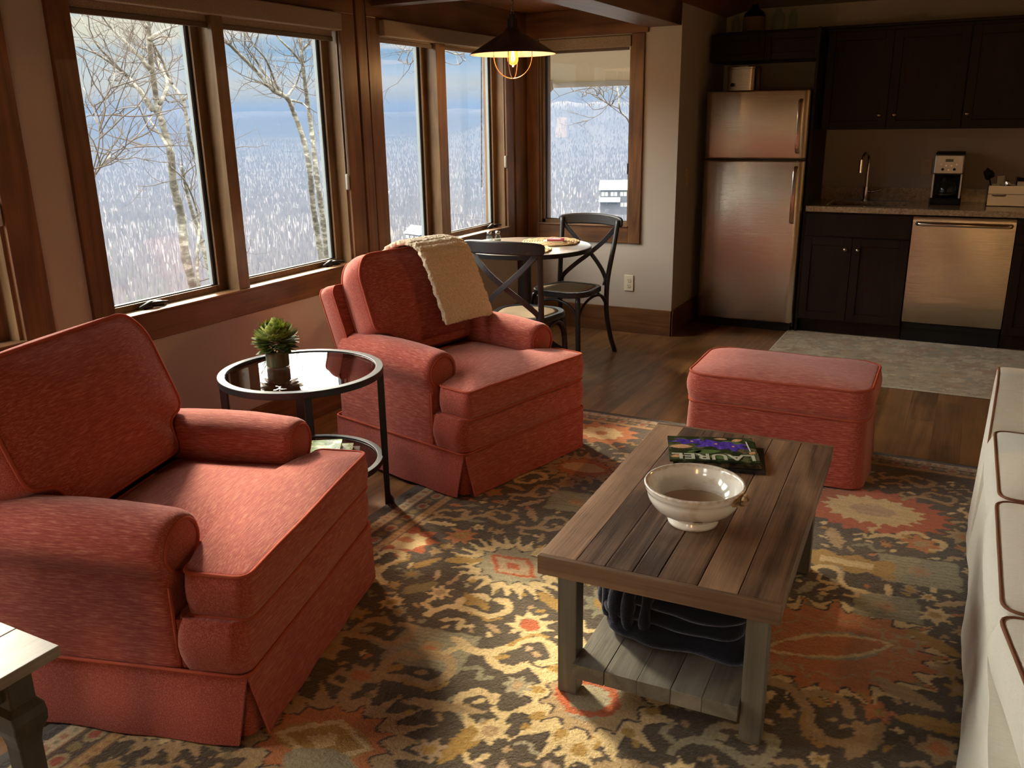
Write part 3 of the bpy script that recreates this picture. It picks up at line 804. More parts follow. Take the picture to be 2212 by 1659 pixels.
def make_armchair(loc, rz, label):
    t = thing('armchair', label, 'armchair', loc, rz, None)
    # lower body and front rail
    bm = NB(); prism(bm, rrect(.70, .765, .012, 4, cx=-.040), .192, .335); obj('frame', bm, RED_Y, t, smooth=True, auto=40)
    bm = NB(); tp, bt = cushion(bm, rrect(.185, .775, .040, 6, cx=.332), .150, .004, .020, z=.193, seed=4); obj('front_rail', bm, RED_Y, t, smooth=True, auto=50)
    sk = obj('skirt', skirt_mesh(.420, -.41, .388), RED_Y, t, smooth=True, auto=35)
    pipe('piping', [(p[0], p[1], .197) for p in densify(rrect(.845, .79, .03, 5, cx=.005), .05)], .005, PIPE_R, sk)
    for s in (1, -1):
        bm, ring, (cy, cz, R) = arm_mesh(s, -.36, .235)
        a = obj('arm', bm, RED_X, t, smooth=True, auto=60)
        line = ring + []
        pipe('piping', ring, .0045, PIPE_R, a)
        pipe('piping', [(.237, s*.262, z_) for z_ in (.44, .40, .33, .26, .20)], .0045, PIPE_R, a, closed=False)
        pipe('piping', [(.237, s*.385, z_) for z_ in (.425, .38, .30, .20)], .0045, PIPE_R, a, closed=False)
    # seat cushion, T shaped
    T = round_poly([(-.16, -.232), (.262, -.232), (.262, -.372), (.438, -.372), (.438, .372), (.262, .372), (.262, .232), (-.16, .232)], .035)
    bm = NB(); tp, bt = cushion(bm, T, .118, .036, .012, z=.344, c=(.22, 0), crown_b=0, seed=2)
    c = obj('seat_cushion', bm, RED_Y, t, smooth=True); pipe('piping', tp, .0055, PIPE_R, c); pipe('piping', bt, .0055, PIPE_R, c)
    # back frame
    lean = math.radians(16)
    bm = NB(); tp, bt = cushion(bm, round_poly([(-.335, 0), (.335, 0), (.375, .575), (.36, .60), (-.36, .60), (-.375, .575)], .05), .10, .012, .010, M=slab_M(-.330, .20, lean), c=(0, .3), seed=6)
    bf = obj('backrest', bm, RED_Y, t, smooth=True); pipe('piping', tp, .005, PIPE_R, bf); pipe('piping', bt, .005, PIPE_R, bf)
    # back cushion, wider above the arms
    B = round_poly([(-.225, .0), (.225, .0), (.228, .100), (.318, .118), (.320, .39), (.265, .470), (-.265, .470), (-.320, .39), (-.318, .118), (-.228, .100)], .065)
    bm = NB(); tp, bt = cushion(bm, B, .135, .040, .014, M=slab_M(-.262, .455, math.radians(21)), c=(0, .26), seed=9)
    bc = obj('back_cushion', bm, RED_Y, t, smooth=True); pipe('piping', tp, .0055, PIPE_R, bc); pipe('piping', bt, .0055, PIPE_R, bc)
    return t
def place_chair(t, A, B, sy=1.05, dw=0):
    """front corners A (its right hand from the front), B at floor"""
    A, B = Vector(A), Vector(B); wv = (B-A).normalized(); u = Vector((wv.y, -wv.x)); mid = (A+B)/2
    c = mid - u*.442 + wv*dw; t.location = (c.x, c.y, .012); t.rotation_euler = (0, 0, math.atan2(u.y, u.x)); t.scale = (1.0, sy, 1.0); return u, wv, c
ch1 = make_armchair((0, 0, 0), 0, 'red upholstered armchair closest to the camera, at the left edge of the rug')
fa = pl(512, 1607, 2, 0)-pl(503, 1560, 2, 0); fb = pl(820, 1222, 2, 0)-pl(803, 1247, 2, 0)
place_chair(ch1, (-1.505+fa.x, 1.36+fa.y), (-1.695+fb.x, 2.175+fb.y), 1.13, -.034)
ch2 = copy_tree(ch1); ch2['label'] = 'red upholstered armchair with a cream throw over its back, beside the dining table'
fa = pl(985, 1075, 2, 0)-pl(972, 1064, 2, 0)
place_chair(ch2, (-1.76+fa.x, 2.87+fa.y), (-1.525, 3.615))
for c_ in (ch1, ch2): c_['group'] = 'matching red armchairs'

# ---------------------------------------------------------------- throw over the second armchair
def make_throw():
    M = ch2.matrix_basis.copy(); M = Matrix.Translation(ch2.location) @ Matrix.Rotation(ch2.rotation_euler.z, 4, 'Z') @ Matrix.Diagonal((1, 1.05, 1, 1))
    path = smoothpath([(-.490, 0, .56), (-.523, 0, .68), (-.542, 0, .785), (-.512, 0, .835), (-.468, 0, .900), (-.408, 0, .944), (-.335, 0, .966), (-.262, 0, .960), (-.218, 0, .925), (-.180, 0, .855), (-.143, 0, .765), (-.106, 0, .675), (-.080, 0, .60)], 7)
    n = len(path); wd = 26; rows = []
    bm = NB(); L = 0; prev = path[0]
    for i, p in enumerate(path):
        L += (p-prev).length; prev = p; row = []
        t = i/(n-1)
        for j in range(wd+1):
            s = j/wd
            yy = -.030 + .315*s + .045*(t-.5)*1.2
            edge = .004*math.sin(i*1.3+j*.7)*(s < .04 or s > .96)
            ripple = .0035*math.sin(L*210) + .006*noise.noise(Vector((L*9, s*5, 0)))
            sag = -.018*max(0, s-.80)/.2
            q = M @ Vector((p.x + ripple + .006, yy+edge, p.z + ripple*.6 + sag))
            row.append(bm.verts.new(q))
        rows.append(row)
    for a, b in zip(rows, rows[1:]):
        for j in range(wd): bm.faces.new((a[j], a[j+1], b[j+1], b[j]))
    mm = mat('cream boucle', rough=1, spec=.05); nn, b = nt(mm); v = objvec(nn); nz = nn.noise(v, 120, 3, .7)
    nn.link(nn.ramp(nz, [(.3, (.72, .55, .36)), (.6, (.93, .80, .60))]), b.inputs['Base Color']); b.inputs['Sheen Weight'].default_value = .5; bump(nn, b, nz, 1.0, .008)
    o = obj('throw_blanket', bm, mm, smooth=True)
    so_ = o.modifiers.new('s', 'SOLIDIFY'); so_.thickness = .024; so_.offset = 0
    sb = o.modifiers.new('ss', 'SUBSURF'); sb.levels = 1; sb.render_levels = 2
    tx = bpy.data.textures.new('fuzz', 'CLOUDS'); tx.noise_scale = .009
    dp = o.modifiers.new('d', 'DISPLACE'); dp.texture = tx; dp.strength = .010; dp.mid_level = .5
    tag(o, 'fuzzy cream throw blanket folded over the back of the red armchair', 'blanket'); return o
make_throw()

# ---------------------------------------------------------------- ottoman
def make_ottoman():
    t = thing('ottoman', 'red upholstered ottoman with a skirt, between the coffee table and the kitchen', 'ottoman', (-.662, 3.855, .012), math.radians(1.0))
    hw, hd = .376, .245
    bm = NB()
    prism(bm, rrect(2*hw-.02, 2*hd-.02, .05, 5), .01, .30)
    obj('frame', bm, RED_X, t, smooth=True, auto=40)
    bm = NB(); out = densify(rrect(2*hw, 2*hd, .06, 6), .02); g = []
    for j, (zz, fl) in enumerate(((.305, 0), (.25, .004), (.17, .008), (.09, .013), (.008, .018))):
        row = []
        for i, p in enumerate(out):
            d = Vector((p[0]/hw, p[1]/hd, 0)).normalized(); k = fl + fl*.25*math.sin(i*.35)
            row.append(bm.verts.new((p[0]+d.x*k, p[1]+d.y*k, zz)))
        g.append(row)
    n = len(out)
    for a, b in zip(g, g[1:]):
        for i in range(n): bm.faces.new((a[i], a[(i+1) % n], b[(i+1) % n], b[i]))
    bm.faces.new(g[0])
    sk = obj('skirt', bm, RED_X, t, smooth=True, auto=50); pipe('piping', [v for v in [(p[0]*1.004, p[1]*1.004, .302) for p in out]], .005, PIPE_R, sk)
    bm = NB(); tp, bt = cushion(bm, rrect(2*hw+.012, 2*hd+.012, .085, 8), .125, .035, .014, z=.306, crown_b=0, seed=3)
    c = obj('cushion', bm, RED_X, t, smooth=True); pipe('piping', tp, .0055, PIPE_R, c); pipe('piping', bt, .0055, PIPE_R, c)
    return t
make_ottoman()

# ---------------------------------------------------------------- sofa
def make_sofa():
    t = thing('sofa', 'cream slipcovered sofa with brown piping on the right edge of the rug', 'sofa', (.56, 2.2, .006))
    LO = Matrix.Translation((-.56, -2.2, 0))   # build in world metres, store local
    def P_(name, bm, mm, par, **k):
        for v in bm.verts: v.co = LO @ v.co
        return obj(name, bm, mm, par, **k)
    # base with a soft slipcover front: gently rippled sheet
    bm = NB(); rows = []; ny = 90
    ys = [.76+i*(3.47-.76)/ny for i in range(ny+1)]
    zs = [.36, .33, .27, .20, .13, .07, .012]
    for z_ in zs:
        rows.append([bm.verts.new((.150 - .022*(1-z_/.36) + .006*math.sin(y*9+z_*4)*(1-z_/.4) + .004*noise.noise(Vector((y*7, z_*5, 0))) , y, z_)) for y in ys])
    back = [[bm.verts.new((.95, y, z_)) for y in (ys[0], ys[-1])] for z_ in (zs[0], zs[-1])]
    for a, b in zip(rows, rows[1:]):
        for i in range(ny): bm.faces.new((a[i], a[i+1], b[i+1], b[i]))
    bm.faces.new(rows[0]+[back[0][1], back[0][0]]); bm.faces.new(rows[-1][::-1]+[back[1][0], back[1][1]])
    bm.faces.new([r_[0] for r_ in rows]+[back[1][0], back[0][0]]); bm.faces.new([r_[-1] for r_ in rows][::-1]+[back[0][1], back[1][1]])
    bm.faces.new([back[0][0], back[0][1], back[1][1], back[1][0]])
    P_('base', bm, LINEN, t, smooth=True, auto=40)
    # arms: profile in y,z extruded along x with a soft front edge
    for (ya, yb) in ((3.17, 3.50), (1.04, .71)):
        s = 1 if yb > ya else -1
        prof = [(ya, .012), (ya, .36), (ya, .60), (ya+s*.006, .665), (ya+s*.03, .688), (ya+s*.09, .692), (ya+s*.16, .672), (ya+s*.235, .61), (ya+s*.285, .52), (ya+s*.31, .42), (ya+s*.325, .25), (yb, .10), (yb+s*.01, .012)]
        bm = NB(); rr = []
        cy = (ya+yb)/2; cz = .3
        for x, k in ((.138, .975), (.142, .99), (.152, .998), (.17, 1), (.5, 1), (1.0, 1)):
            rr.append([bm.verts.new((x - (.014 if x < .16 else 0)*(1-min(1, z_/.5)), cy+(y-cy)*k, max(.012, cz+(z_-cz)*k))) for y, z_ in prof])
        n = len(prof)
        for a, b in zip(rr, rr[1:]):
            for i in range(n-1): bm.faces.new((a[i], a[i+1], b[i+1], b[i]))
            bm.faces.new((a[-1], a[0], b[0], b[-1]))
        bm.faces.new(rr[0]); bm.faces.new(rr[-1])
        a_ = P_('arm', bm, LINEN, t, smooth=True, auto=50)
        bm = NB(); tube(bm, [(.140, cy+(y-cy)*.985, max(.02, cz+(z_-cz)*.985)) for y, z_ in [(ya, .38)]+prof[2:-1]], .0042, 6); P_('piping', bm, PIPE_B, a_, smooth=True, label='brown piping')
    # seat cushions
    for (y0, y1) in ((2.555, 3.165), (1.92, 2.545), (1.05, 1.91)):
        bm = NB(); o2 = round_poly([(.158 if y0 > 1.5 else .30, y0+.006), (.80, y0+.006), (.80, y1-.006), (.150, y1-.006)], .045)
        tp, bt = cushion(bm, o2, .135, .030, .026, z=.362, crown_b=0, seed=y0)
        c = P_('seat_cushion', bm, LINEN, t, smooth=True)
        for lp in (tp,):
            bm = NB(); tube(bm, lp, .0042, 6, closed=True); P_('piping', bm, PIPE_B, c, smooth=True, label='brown piping')
    # back with three cushions
    P_('backrest', bx(.86, 1.06, .73, 3.48, .10, .80), LINEN, t, bevel=.05, seg=4)
    for (y0, y1) in ((2.555, 3.165), (1.92, 2.545), (1.27, 1.91)):
        bm = NB(); tp, bt = cushion(bm, rrect(y1-y0-.01, .42, .05, 5), .17, .04, .015, M=Matrix.Translation((.86, (y0+y1)/2, .72)) @ Matrix.Rotation(math.radians(12), 4, 'Y') @ Matrix(((0, 0, -1, 0), (1, 0, 0, 0), (0, 1, 0, 0), (0, 0, 0, 1))), seed=y1)
        c = P_('back_cushion', bm, LINEN, t, smooth=True)
        bm = NB(); tube(bm, tp, .0055, 6, closed=True); P_('piping', bm, PIPE_B, c, smooth=True, label='brown piping')
    return t
make_sofa()

# ---------------------------------------------------------------- coffee table
TOPW = wood('weathered plank top', (.062, .032, .019), (.43, .255, .15), 'Y', 1.1, .48, .5, .35, attr='plank', bumpk=.6)
TOPX = wood('weathered plank end', (.10, .055, .030), (.31, .19, .115), 'X', 1.1, .5, .3, .35, bumpk=.5)
LEGW = wood('weathered grey post', (.075, .066, .052), (.19, .17, .135), 'Z', 1.3, .55, .3)
LEGY = wood('weathered grey plank', (.085, .075, .058), (.22, .195, .155), 'Y', 1.3, .55, .3, attr='plank', bumpk=.5)
def planks(x0, x1, y0, y1, z0, z1, ws, seed, gap=.002):
    bm = NB(); lay = bm.faces.layers.float.new('plank'); r = random.Random(seed); tot = sum(ws); x = x0
    for w_ in ws:
        xe = x + (x1-x0)*w_/tot; n0 = len(bm.faces)
        box(bm, x+gap/2*r.uniform(.3, 1.6), xe-gap/2*r.uniform(.3, 1.6), y0+r.uniform(-.001, .001), y1+r.uniform(-.001, .001), z0, z1-r.uniform(0, .0012))
        bm.faces.ensure_lookup_table(); v = r.random()
        for f in bm.faces[n0:]: f[lay] = v
        x = xe
    return bm
def coffee_table():
    t = thing('coffee_table', 'rustic plank coffee table with a lower shelf, in the middle of the rug', 'coffee table', (-.605, 2.357, .0145), math.radians(2.4))
    r0, r1, q0, q1 = -.305, .305, -.553, .553
    obj('tabletop', planks(r0, r1, q0+.016, q1-.016, .385, .438, [1.0, .75, .7, .62, .95, .95, 1.0], 5, .0022), TOPW, t, bevel=.0015)
    for q in (q0, q1-.0155): obj('end_board', bx(r0, r1, q, q+.0155, .385, .4375), TOPX, t, bevel=.002)
    for x in (-1, 1):
        for y in (-1, 1):
            obj('leg', bx(x*.246-.027, x*.246+.027, y*.466-.027, y*.466+.027, .0, .385), LEGW, t, bevel=.003)
    obj('shelf', planks(-.2185, .2185, -.522, .522, .075, .118, [1, 1, 1, .9, 1], 8, .0012), LEGY, t, bevel=.001)
    for x in (-1, 1): obj('apron', bx(x*.246-.018, x*.246+.018, -.4385, .4385, .335, .385), LEGW, t, bevel=.002)
    return t
coffee_table()
TZ = .0145+.438
# bowl

CER = mat('aged cream glaze', (.74, .69, .60), .12, spec=.6); n, b = nt(CER); v = objvec(n)
st = n.noise(v, 9, 4, .6, .6); cr = n.noise(v, 60, 3, .6)
col = n.mix(n.ramp(st, [(.60, (0, 0, 0)), (.68, (1, 1, 1))]), (.86, .82, .74), (.72, .63, .50))
sepz = n.new('ShaderNodeSeparateXYZ'); n.link(v, sepz.inputs[0])
rim = n.math('MULTIPLY', n.ramp(sepz.outputs[2], [(.125, (0, 0, 0)), (.133, (1, 1, 1))]), n.ramp(cr, [(.4, (.15, .15, .15)), (.6, (1, 1, 1))]))
col = n.mix(n.math('MULTIPLY', rim, .6), col, (.52, .35, .20))
nd = n.new('ShaderNodeVectorMath', operation='DISTANCE'); n.link(v, nd.inputs[0]); nd.inputs[1].default_value = (.040, -.094, .056)
col = n.mix(n.ramp(n.math('ADD', nd.outputs['Value'], n.math('MULTIPLY', cr, .012)), [(.020, (1, 1, 1)), (.023, (0, 0, 0))]), col, (.30, .26, .20))
n.link(col, b.inputs['Base Color']); b.inputs['Coat Weight'].default_value = .6; b.inputs['Coat Roughness'].default_value = .06
t = thing('bowl', 'large cream ceramic footed bowl with a chipped handle, on the coffee table', 'bowl', (-.585, 2.155, TZ)); t.scale = (.95, .95, .86)
bm = NB(); lathe(bm, [(0, .004), (.058, .004), (.066, 0), (.072, .001), (.073, .010), (.066, .020), (.066, .026), (.094, .040), (.118, .062), (.131, .086), (.134, .100), (.1325, .108), (.137, .112), (.141, .122), (.141, .128), (.144, .133), (.142, .138), (.136, .138), (.132, .130), (.129, .112), (.120, .085), (.100, .058), (.070, .038), (.040, .030), (0, .028)], 72)
obj('body', bm, CER, t, smooth=True)
bm = NB(); lathe(bm, [(0, .0305), (.040, .0325), (.070, .0405), (.098, .0590), (.100, .0615), (.096, .0612), (.068, .0425), (.04, .0345), (0, .0325)], 64)
obj('glaze_pool', bm, mat('tan glaze', (.52, .40, .26), .08, spec=.6), t, smooth=True, label='tan glazed inner floor')
ROUGHC = mat('unglazed chipped clay', (.36, .23, .11), .8); n, b = nt(ROUGHC); n.link(n.ramp(n.noise(objvec(n), 60, 3, .6), [(.4, (.16, .11, .07)), (.6, (.55, .36, .16))]), b.inputs['Base Color'])
def lump(bm, c, r, sd, seg=2):
    g = bmesh.ops.create_icosphere(bm, subdivisions=seg, radius=1)
    for v_ in g['verts']:
        k = 1+.45*noise.noise(v_.co*1.7+Vector((sd, 0, 0))); v_.co = Vector((v_.co.x*r[0]*k+c[0], v_.co.y*r[1]*k+c[1], v_.co.z*r[2]*k+c[2]))
bm = NB()
for k_, (dx, dy, dz, rr) in enumerate(((0, 0, 0, .016), (.012, .016, .004, .013), (-.004, -.016, -.006, .013), (.016, -.004, .008, .010), (.006, .024, -.004, .009), (.014, -.016, -.002, .009))):
    lump(bm, (.138+dx, -.040+dy, .122+dz), (rr, rr*1.1, rr*.8), k_*3.1)
obj('handle', bm, ROUGHC, t, smooth=True, label='chipped brown lug handle')
bm = NB()
for k_, (dx, dy, dz, rr) in enumerate(((0, 0, 0, .013), (-.004, .014, 0, .010), (-.004, -.014, 0, .010))): lump(bm, (-.139+dx, .045+dy, .118+dz), (rr*.7, rr*1.3, rr*.6), k_+9)
obj('handle', bm, CER, t, smooth=True, label='small glazed lug handle')

# magazines: a printed cover is flat shapes lying on the magazine
def text_mesh(name, s, size, M, mm, parent, ext=.0002, align='CENTER', sx=1.0, bold=0):
    cu = bpy.data.curves.new(name, 'FONT'); cu.body = s; cu.size = size; cu.extrude = ext; cu.align_x = align; cu.align_y = 'CENTER'; cu.offset = bold
    to = bpy.data.objects.new(name, cu); COL.objects.link(to)
    dg = bpy.context.evaluated_depsgraph_get(); me = bpy.data.meshes.new_from_object(to.evaluated_get(dg)); bpy.data.objects.remove(to)
    for v_ in me.vertices: v_.co.x *= sx; v_.co = M @ v_.co
    me.materials.clear(); me.materials.append(mm); o = bpy.data.objects.new(name, me); COL.objects.link(o); o.parent = parent; return o
MGR = math.radians(20)
mx_, my_ = -.668, 2.655
def magazine(z0, th, w_, d_, rot, dx, dy, cover, label):
    t = thing('magazine', label, 'magazine', (mx_+dx, my_+dy, z0), rot, 'magazines stacked beside the bowl')
    obj('pages', bx(-w_/2+.002, w_/2-.002, -d_/2+.002, d_/2, .0006, th-.0008), PAPER, t)
    bm = NB(); box(bm, -w_/2, w_/2, -d_/2, d_/2, 0, .0007); box(bm, -w_/2, w_/2, -d_/2, d_/2, th-.0009, th); box(bm, -w_/2, w_/2, -d_/2-.0005, -d_/2+.001, 0, th)
    obj('cover', bm, cover, t); return t
def covermat(name, stops, sc=14, rough=.22):
    mm = mat(name, rough=rough, spec=.5); n, b = nt(mm); v = objvec(n)
    n.link(n.ramp(n.noise(v, sc, 4, .6, 1.2), stops), b.inputs['Base Color']); return mm
COV1 = covermat('dark leafy cover', [(.35, (.015, .018, .010)), (.50, (.035, .055, .02)), (.60, (.12, .13, .07)), (.75, (.30, .10, .06))], 16)
COV2 = covermat('brown cover', [(.4, (.02, .014, .01)), (.6, (.16, .11, .06))], 30)
COV3 = covermat('black cover', [(.4, (.01, .01, .012)), (.6, (.05, .04, .04))], 12)
magazine(TZ+.0003, .007, .285, .215, MGR-.10, .030, -.018, COV3, 'bottom magazine of the stack by the bowl, dark with pale lower edge')
magazine(TZ+.008, .010, .275, .215, MGR-.02, .012, -.006, COV2, 'middle magazine of the stack by the bowl, brown spine')
TOPM = magazine(TZ+.0186, .007, .282, .218, MGR, 0, 0, COV1, 'top magazine with purple flowers and LAUREL on its cover')
def flatshape(name, pts, z0, mm, parent, label=None, th=.0002):
    bm = NB(); prism(bm, pts, z0, z0+th); return obj(name, bm, mm, parent, label=label)
def flower_pts(cx, cy, R, n_, depth, a=0, sx=1, sy=1, sharp=1.0):
    out = []
    for i in range(72):
        th = 2*PI*i/72; rr = R*(1-depth*abs(math.sin(n_*th/2))**sharp)
        out.append((cx+rr*sx*math.cos(th+a), cy+rr*sy*math.sin(th+a)))
    return out
PUR = mat('violet print', (.10, .045, .42), .2); n, b = nt(PUR); n.link(n.ramp(n.noise(n.mapping(objvec(n), (60, 20, 20)), 1, 3, .6), [(.35, (.05, .02, .26)), (.6, (.14, .07, .55)), (.8, (.42, .36, .75))]), b.inputs['Base Color'])
ORG = covermat('peach leaf print', [(.35, (.55, .22, .08)), (.6, (.80, .50, .30))], 40); YEL = mat('yellow print', (.75, .42, .10), .3); WPR = mat('white print', (.75, .72, .66), .3)
# upside down for this camera: the title runs along the near edge, rotated 180 degrees
zt = .0071
for k_, (cx, cy, R, sx, sy, a) in enumerate(((.012, .042, .066, 1.4, .66, -.25), (-.066, .060, .054, 1.4, .55, .1), (.066, .022, .052, 1.2, .85, -.4))):
    flatshape('print_motif', flower_pts(cx, cy, R, 6, .5, a, sx, sy, 1.6), zt+k_*.00022, PUR, TOPM, 'purple petals'); flatshape('print_motif', flower_pts(cx+.004, cy, .006, 5, .3), zt+.0009, YEL, TOPM, 'orange stamen')
def leafp(cx, cy, L, Wd, a, n_=12):
    up_ = [(-L+2*L*i/n_, Wd*math.sin(PI*i/n_)) for i in range(n_+1)]; dn = [(x, -y) for x, y in up_[-2:0:-1]]
    return [(cx+x*math.cos(a)-y*math.sin(a), cy+x*math.sin(a)+y*math.cos(a)) for x, y in up_+dn]
for cx, cy, L, Wd, a in ((-.100, .012, .040, .018, .1), (.088, .082, .022, .012, .5), (-.115, -.075, .024, .012, .3), (.125, -.030, .016, .010, 1.0), (.035, .092, .022, .008, 0)): flatshape('print_motif', leafp(cx, cy, L, Wd, a), zt+.00004, ORG, TOPM, 'peach leaf')
LEAFG = mat('green leaf print', (.10, .17, .05), .3)
for cx, cy, L, Wd, a in ((-.02, -.03, .05, .018, .2), (.08, .055, .045, .014, -.5), (.02, -.075, .05, .014, -.1), (-.06, -.035, .03, .014, .4)): flatshape('print_motif', leafp(cx, cy, L, Wd, a), zt+.00002, LEAFG, TOPM, 'green leaf')
R180 = Matrix.Rotation(PI, 4, 'Z')
TXT = mat('pale title ink', (.55, .56, .44), .3)
text_mesh('cover_title', 'LAUREL', .066, Matrix.Translation((0, -.074, zt+.0013)) @ R180, TXT, TOPM, sx=1.16, bold=.0014)
flatshape('print_rule', [(.118, -.02), (.122, -.02), (.118, .07), (.114, .07)], zt+.0012, WPR, TOPM, 'white rule')

# navy fleece folded on the shelf
def fleece():
    mm = mat('navy fleece', (.012, .013, .019), 1, spec=.1); n, b = nt(mm); v = objvec(n); b.inputs['Sheen Weight'].default_value = .55; b.inputs['Sheen Roughness'].default_value = .35; b.inputs['Sheen Tint'].default_value = (.6, .65, .9, 1)
    nz = n.noise(v, 300, 2, .6); bump(n, b, nz, .8, .003)
    t = thing('folded_blanket', 'navy fleece blanket folded in layers on the coffee table shelf', 'blanket', (-.595, 2.245, .1335))
    zc = 0
    for k, (hh, w_, d_, dx, dy) in enumerate(((.060, .40, .50, .015, .0), (.050, .375, .49, -.002, .005), (.046, .385, .46, .006, -.004), (.042, .35, .47, .012, .004), (.032, .36, .44, .008, -.01))):
        bm = NB(); out = densify(rrect(w_, d_, .06, 6), .012); n_ = len(out); rows = []
        def P_(p, zz, s, out_=0):
            q = Vector((p[0]*s, p[1]*s, 0)); d = q.normalized() if q.length > 0 else q
            ang = math.atan2(p[1], p[0])
            fold = .007*math.sin(ang*9+k*2)*(p[0] < -.12)+.022*noise.noise(Vector((p[0]*9, p[1]*9, k*3.1)))
            q += d*(out_+fold*(s > .9)*.9); droop = .010*noise.noise(Vector((q.x*7+k, q.y*7, k*2.0)))
            sag = -.012*(s**4) if k else -.004*s**4
            return (q.x+dx, q.y+dy, max(.0, zc+zz+(droop if k or zz > .03 else 0)+sag+(.012 if k else .006)))
        for s in (.3, .6, .85, .97): rows.append([bm.verts.new(P_(p, 0, s)) for p in out])
        for tt in (.12, .3, .5, .7, .88): rows.append([bm.verts.new(P_(p, hh*tt, 1, .020*math.sin(PI*tt))) for p in out])
        for s in (.97, .85, .6, .3): rows.append([bm.verts.new(P_(p, hh, s)) for p in out])
        for a, b_ in zip(rows, rows[1:]):
            for i in range(n_): bm.faces.new((a[i], a[(i+1) % n_], b_[(i+1) % n_], b_[i]))
        bm.faces.new(rows[0]); bm.faces.new(rows[-1])
        obj('fold', bm, mm, t, smooth=True); zc += hh*.93
    for k, (x_, y_, zt_, zb_, r_) in enumerate(((-.150, -.235, .19, .045, .022), (-.185, -.205, .20, .050, .020), (-.205, -.165, .17, .055, .024), (-.110, -.250, .215, .040, .018), (-.205, -.110, .20, .03, .022), (-.06, -.252, .17, .05, .016))):
        bm = NB(); tube(bm, smoothpath([(x_+.05, y_+.06, zt_+.02), (x_+.012, y_+.02, zt_+.005), (x_, y_, (zt_+zb_)/2+.02), (x_-.004, y_-.002, zb_+.012), (x_+.014, y_+.012, zb_), (x_+.05, y_+.05, zb_+.01)], 4), [r_*(.85+.3*math.sin(i*.5+k)**2) for i in range(21)], 10)
        obj('fold', bm, mm, t, smooth=True)
    return t
fleece()

# ---------------------------------------------------------------- side table with plant and books
SX, SY = -2.262, 2.500
def ring_flat(bm, ro, ri, z0, z1, seg=72):
    lathe(bm, [(ri, z0), (ro, z0), (ro, z1), (ri, z1), (ri, z0)], seg)
t = thing('side_table', 'round black metal side table with smoked glass top between the armchairs', 'side table', (SX, SY, 0))
bm = NB(); ring_flat(bm, .318, .288, .574, .60); obj('top_rim', bm, BLACKM, t, smooth=True, auto=30, bevel=.002)
bm = NB(); lathe(bm, [(0, .589), (.289, .589), (.289, .596), (0, .596)], 72); obj('tabletop', bm, TABLEG, t, smooth=True, auto=30)
bm = NB(); ring_flat(bm, .296, .272, .196, .220); obj('shelf_rim', bm, BLACKM, t, smooth=True, auto=30, bevel=.002)
bm = NB(); lathe(bm, [(0, .208), (.273, .208), (.273, .215), (0, .215)], 72); obj('shelf', bm, TABLEG, t, smooth=True, auto=30)
for a in (36, 129, 216, 309):
    M = Matrix.Rotation(math.radians(a), 4, 'Z'); bm = NB()
    tube(bm, [M @ Vector(p) for p in ((.303, 0, .578), (.303, 0, .30), (.303, 0, .06), (.304, 0, .035), (.308, 0, .018), (.312, 0, .0))], [1, 1, .82, .9, 1.25, 1.5], flat=(.030, .027), up=M @ Vector((1, 0, 0)))
    obj('leg', bm, BLACKM, t, bevel=.002)
# preserved leaf ball
LEAF = mat('olive leaf', (.14, .20, .035), .5, spec=.3); n, b = nt(LEAF); oi = n.new('ShaderNodeAttribute', attribute_name='plank')
n.link(n.ramp(oi.outputs['Fac'], [(0, (.08, .13, .02)), (.5, (.26, .33, .06)), (1, (.55, .58, .18))]), b.inputs['Base Color']); b.inputs['Subsurface Weight'].default_value = 0
t = thing('plant', 'green leafy ball plant in a leaf wrapped pot on the round side table', 'plant', (0, 0, .5965)); q_ = pl(601, 790, 2, .5965); t.location = (q_.x, q_.y, .5965); t.scale = (1.13, 1.13, 1.1)
bm = NB(); lathe(bm, [(0, 0), (.036, 0), (.040, .004), (.040, .052), (.036, .056), (.030, .056), (.030, .045), (0, .045)], 32)
pm = mat('dried leaf wrap', (.08, .07, .03), .7); n, b = nt(pm); n.link(n.ramp(n.noise(n.mapping(objvec(n), (50, 50, 5)), 1, 3, .6), [(.35, (.04, .045, .015)), (.65, (.15, .12, .05))]), b.inputs['Base Color'])
obj('pot', bm, pm, t, smooth=True, auto=40)
bm = NB(); lay = bm.faces.layers.float.new('plank'); r = random.Random(2)
N_ = 230
for i in range(N_):
    zf = 1-1.62*(i+.5)/N_; th = i*2.39996; rr = math.sqrt(max(0, 1-zf*zf))
    d = Vector((rr*math.cos(th), rr*math.sin(th), zf)); d = (d+Vector((r.gauss(0, .09), r.gauss(0, .09), r.gauss(0, .09)))).normalized()
    c0 = Vector((0, 0, .096)); up_ = Vector((0, 0, 1)); side = d.cross(up_); side = side.normalized() if side.length > .05 else Vector((1, 0, 0)); nn = side.cross(d).normalized()
    L = r.uniform(.042, .056); wd_ = r.uniform(.012, .018); base_ = c0 + d*.030
    pts = []
    for tt, ww in ((0, .25), (.3, .85), (.55, 1), (.8, .65), (1, .06)):
        p = base_ + d*L*tt + nn*(.016*tt*tt)
        pts.append((p-side*wd_*ww+nn*wd_*.25*ww, p-nn*.0006, p+side*wd_*ww+nn*wd_*.25*ww))
    vs = [[bm.verts.new(q) for q in tr_] for tr_ in pts]; val = min(1, max(0, .45+.35*d.z+r.gauss(0, .22)))
    for a_, b_ in zip(vs, vs[1:]):
        for k in (0, 1):
            f = bm.faces.new((a_[k], a_[k+1], b_[k+1], b_[k])); f[lay] = val
bmesh.ops.solidify(bm, geom=bm.faces[:], thickness=.0006)
obj('foliage', bm, LEAF, t, smooth=True)
bm = NB()
for k in range(5): lump(bm, (.020+.008*k, -.052-.003*(k % 2), .088-.004*k), (.0035, .0035, .0035), k, 1)
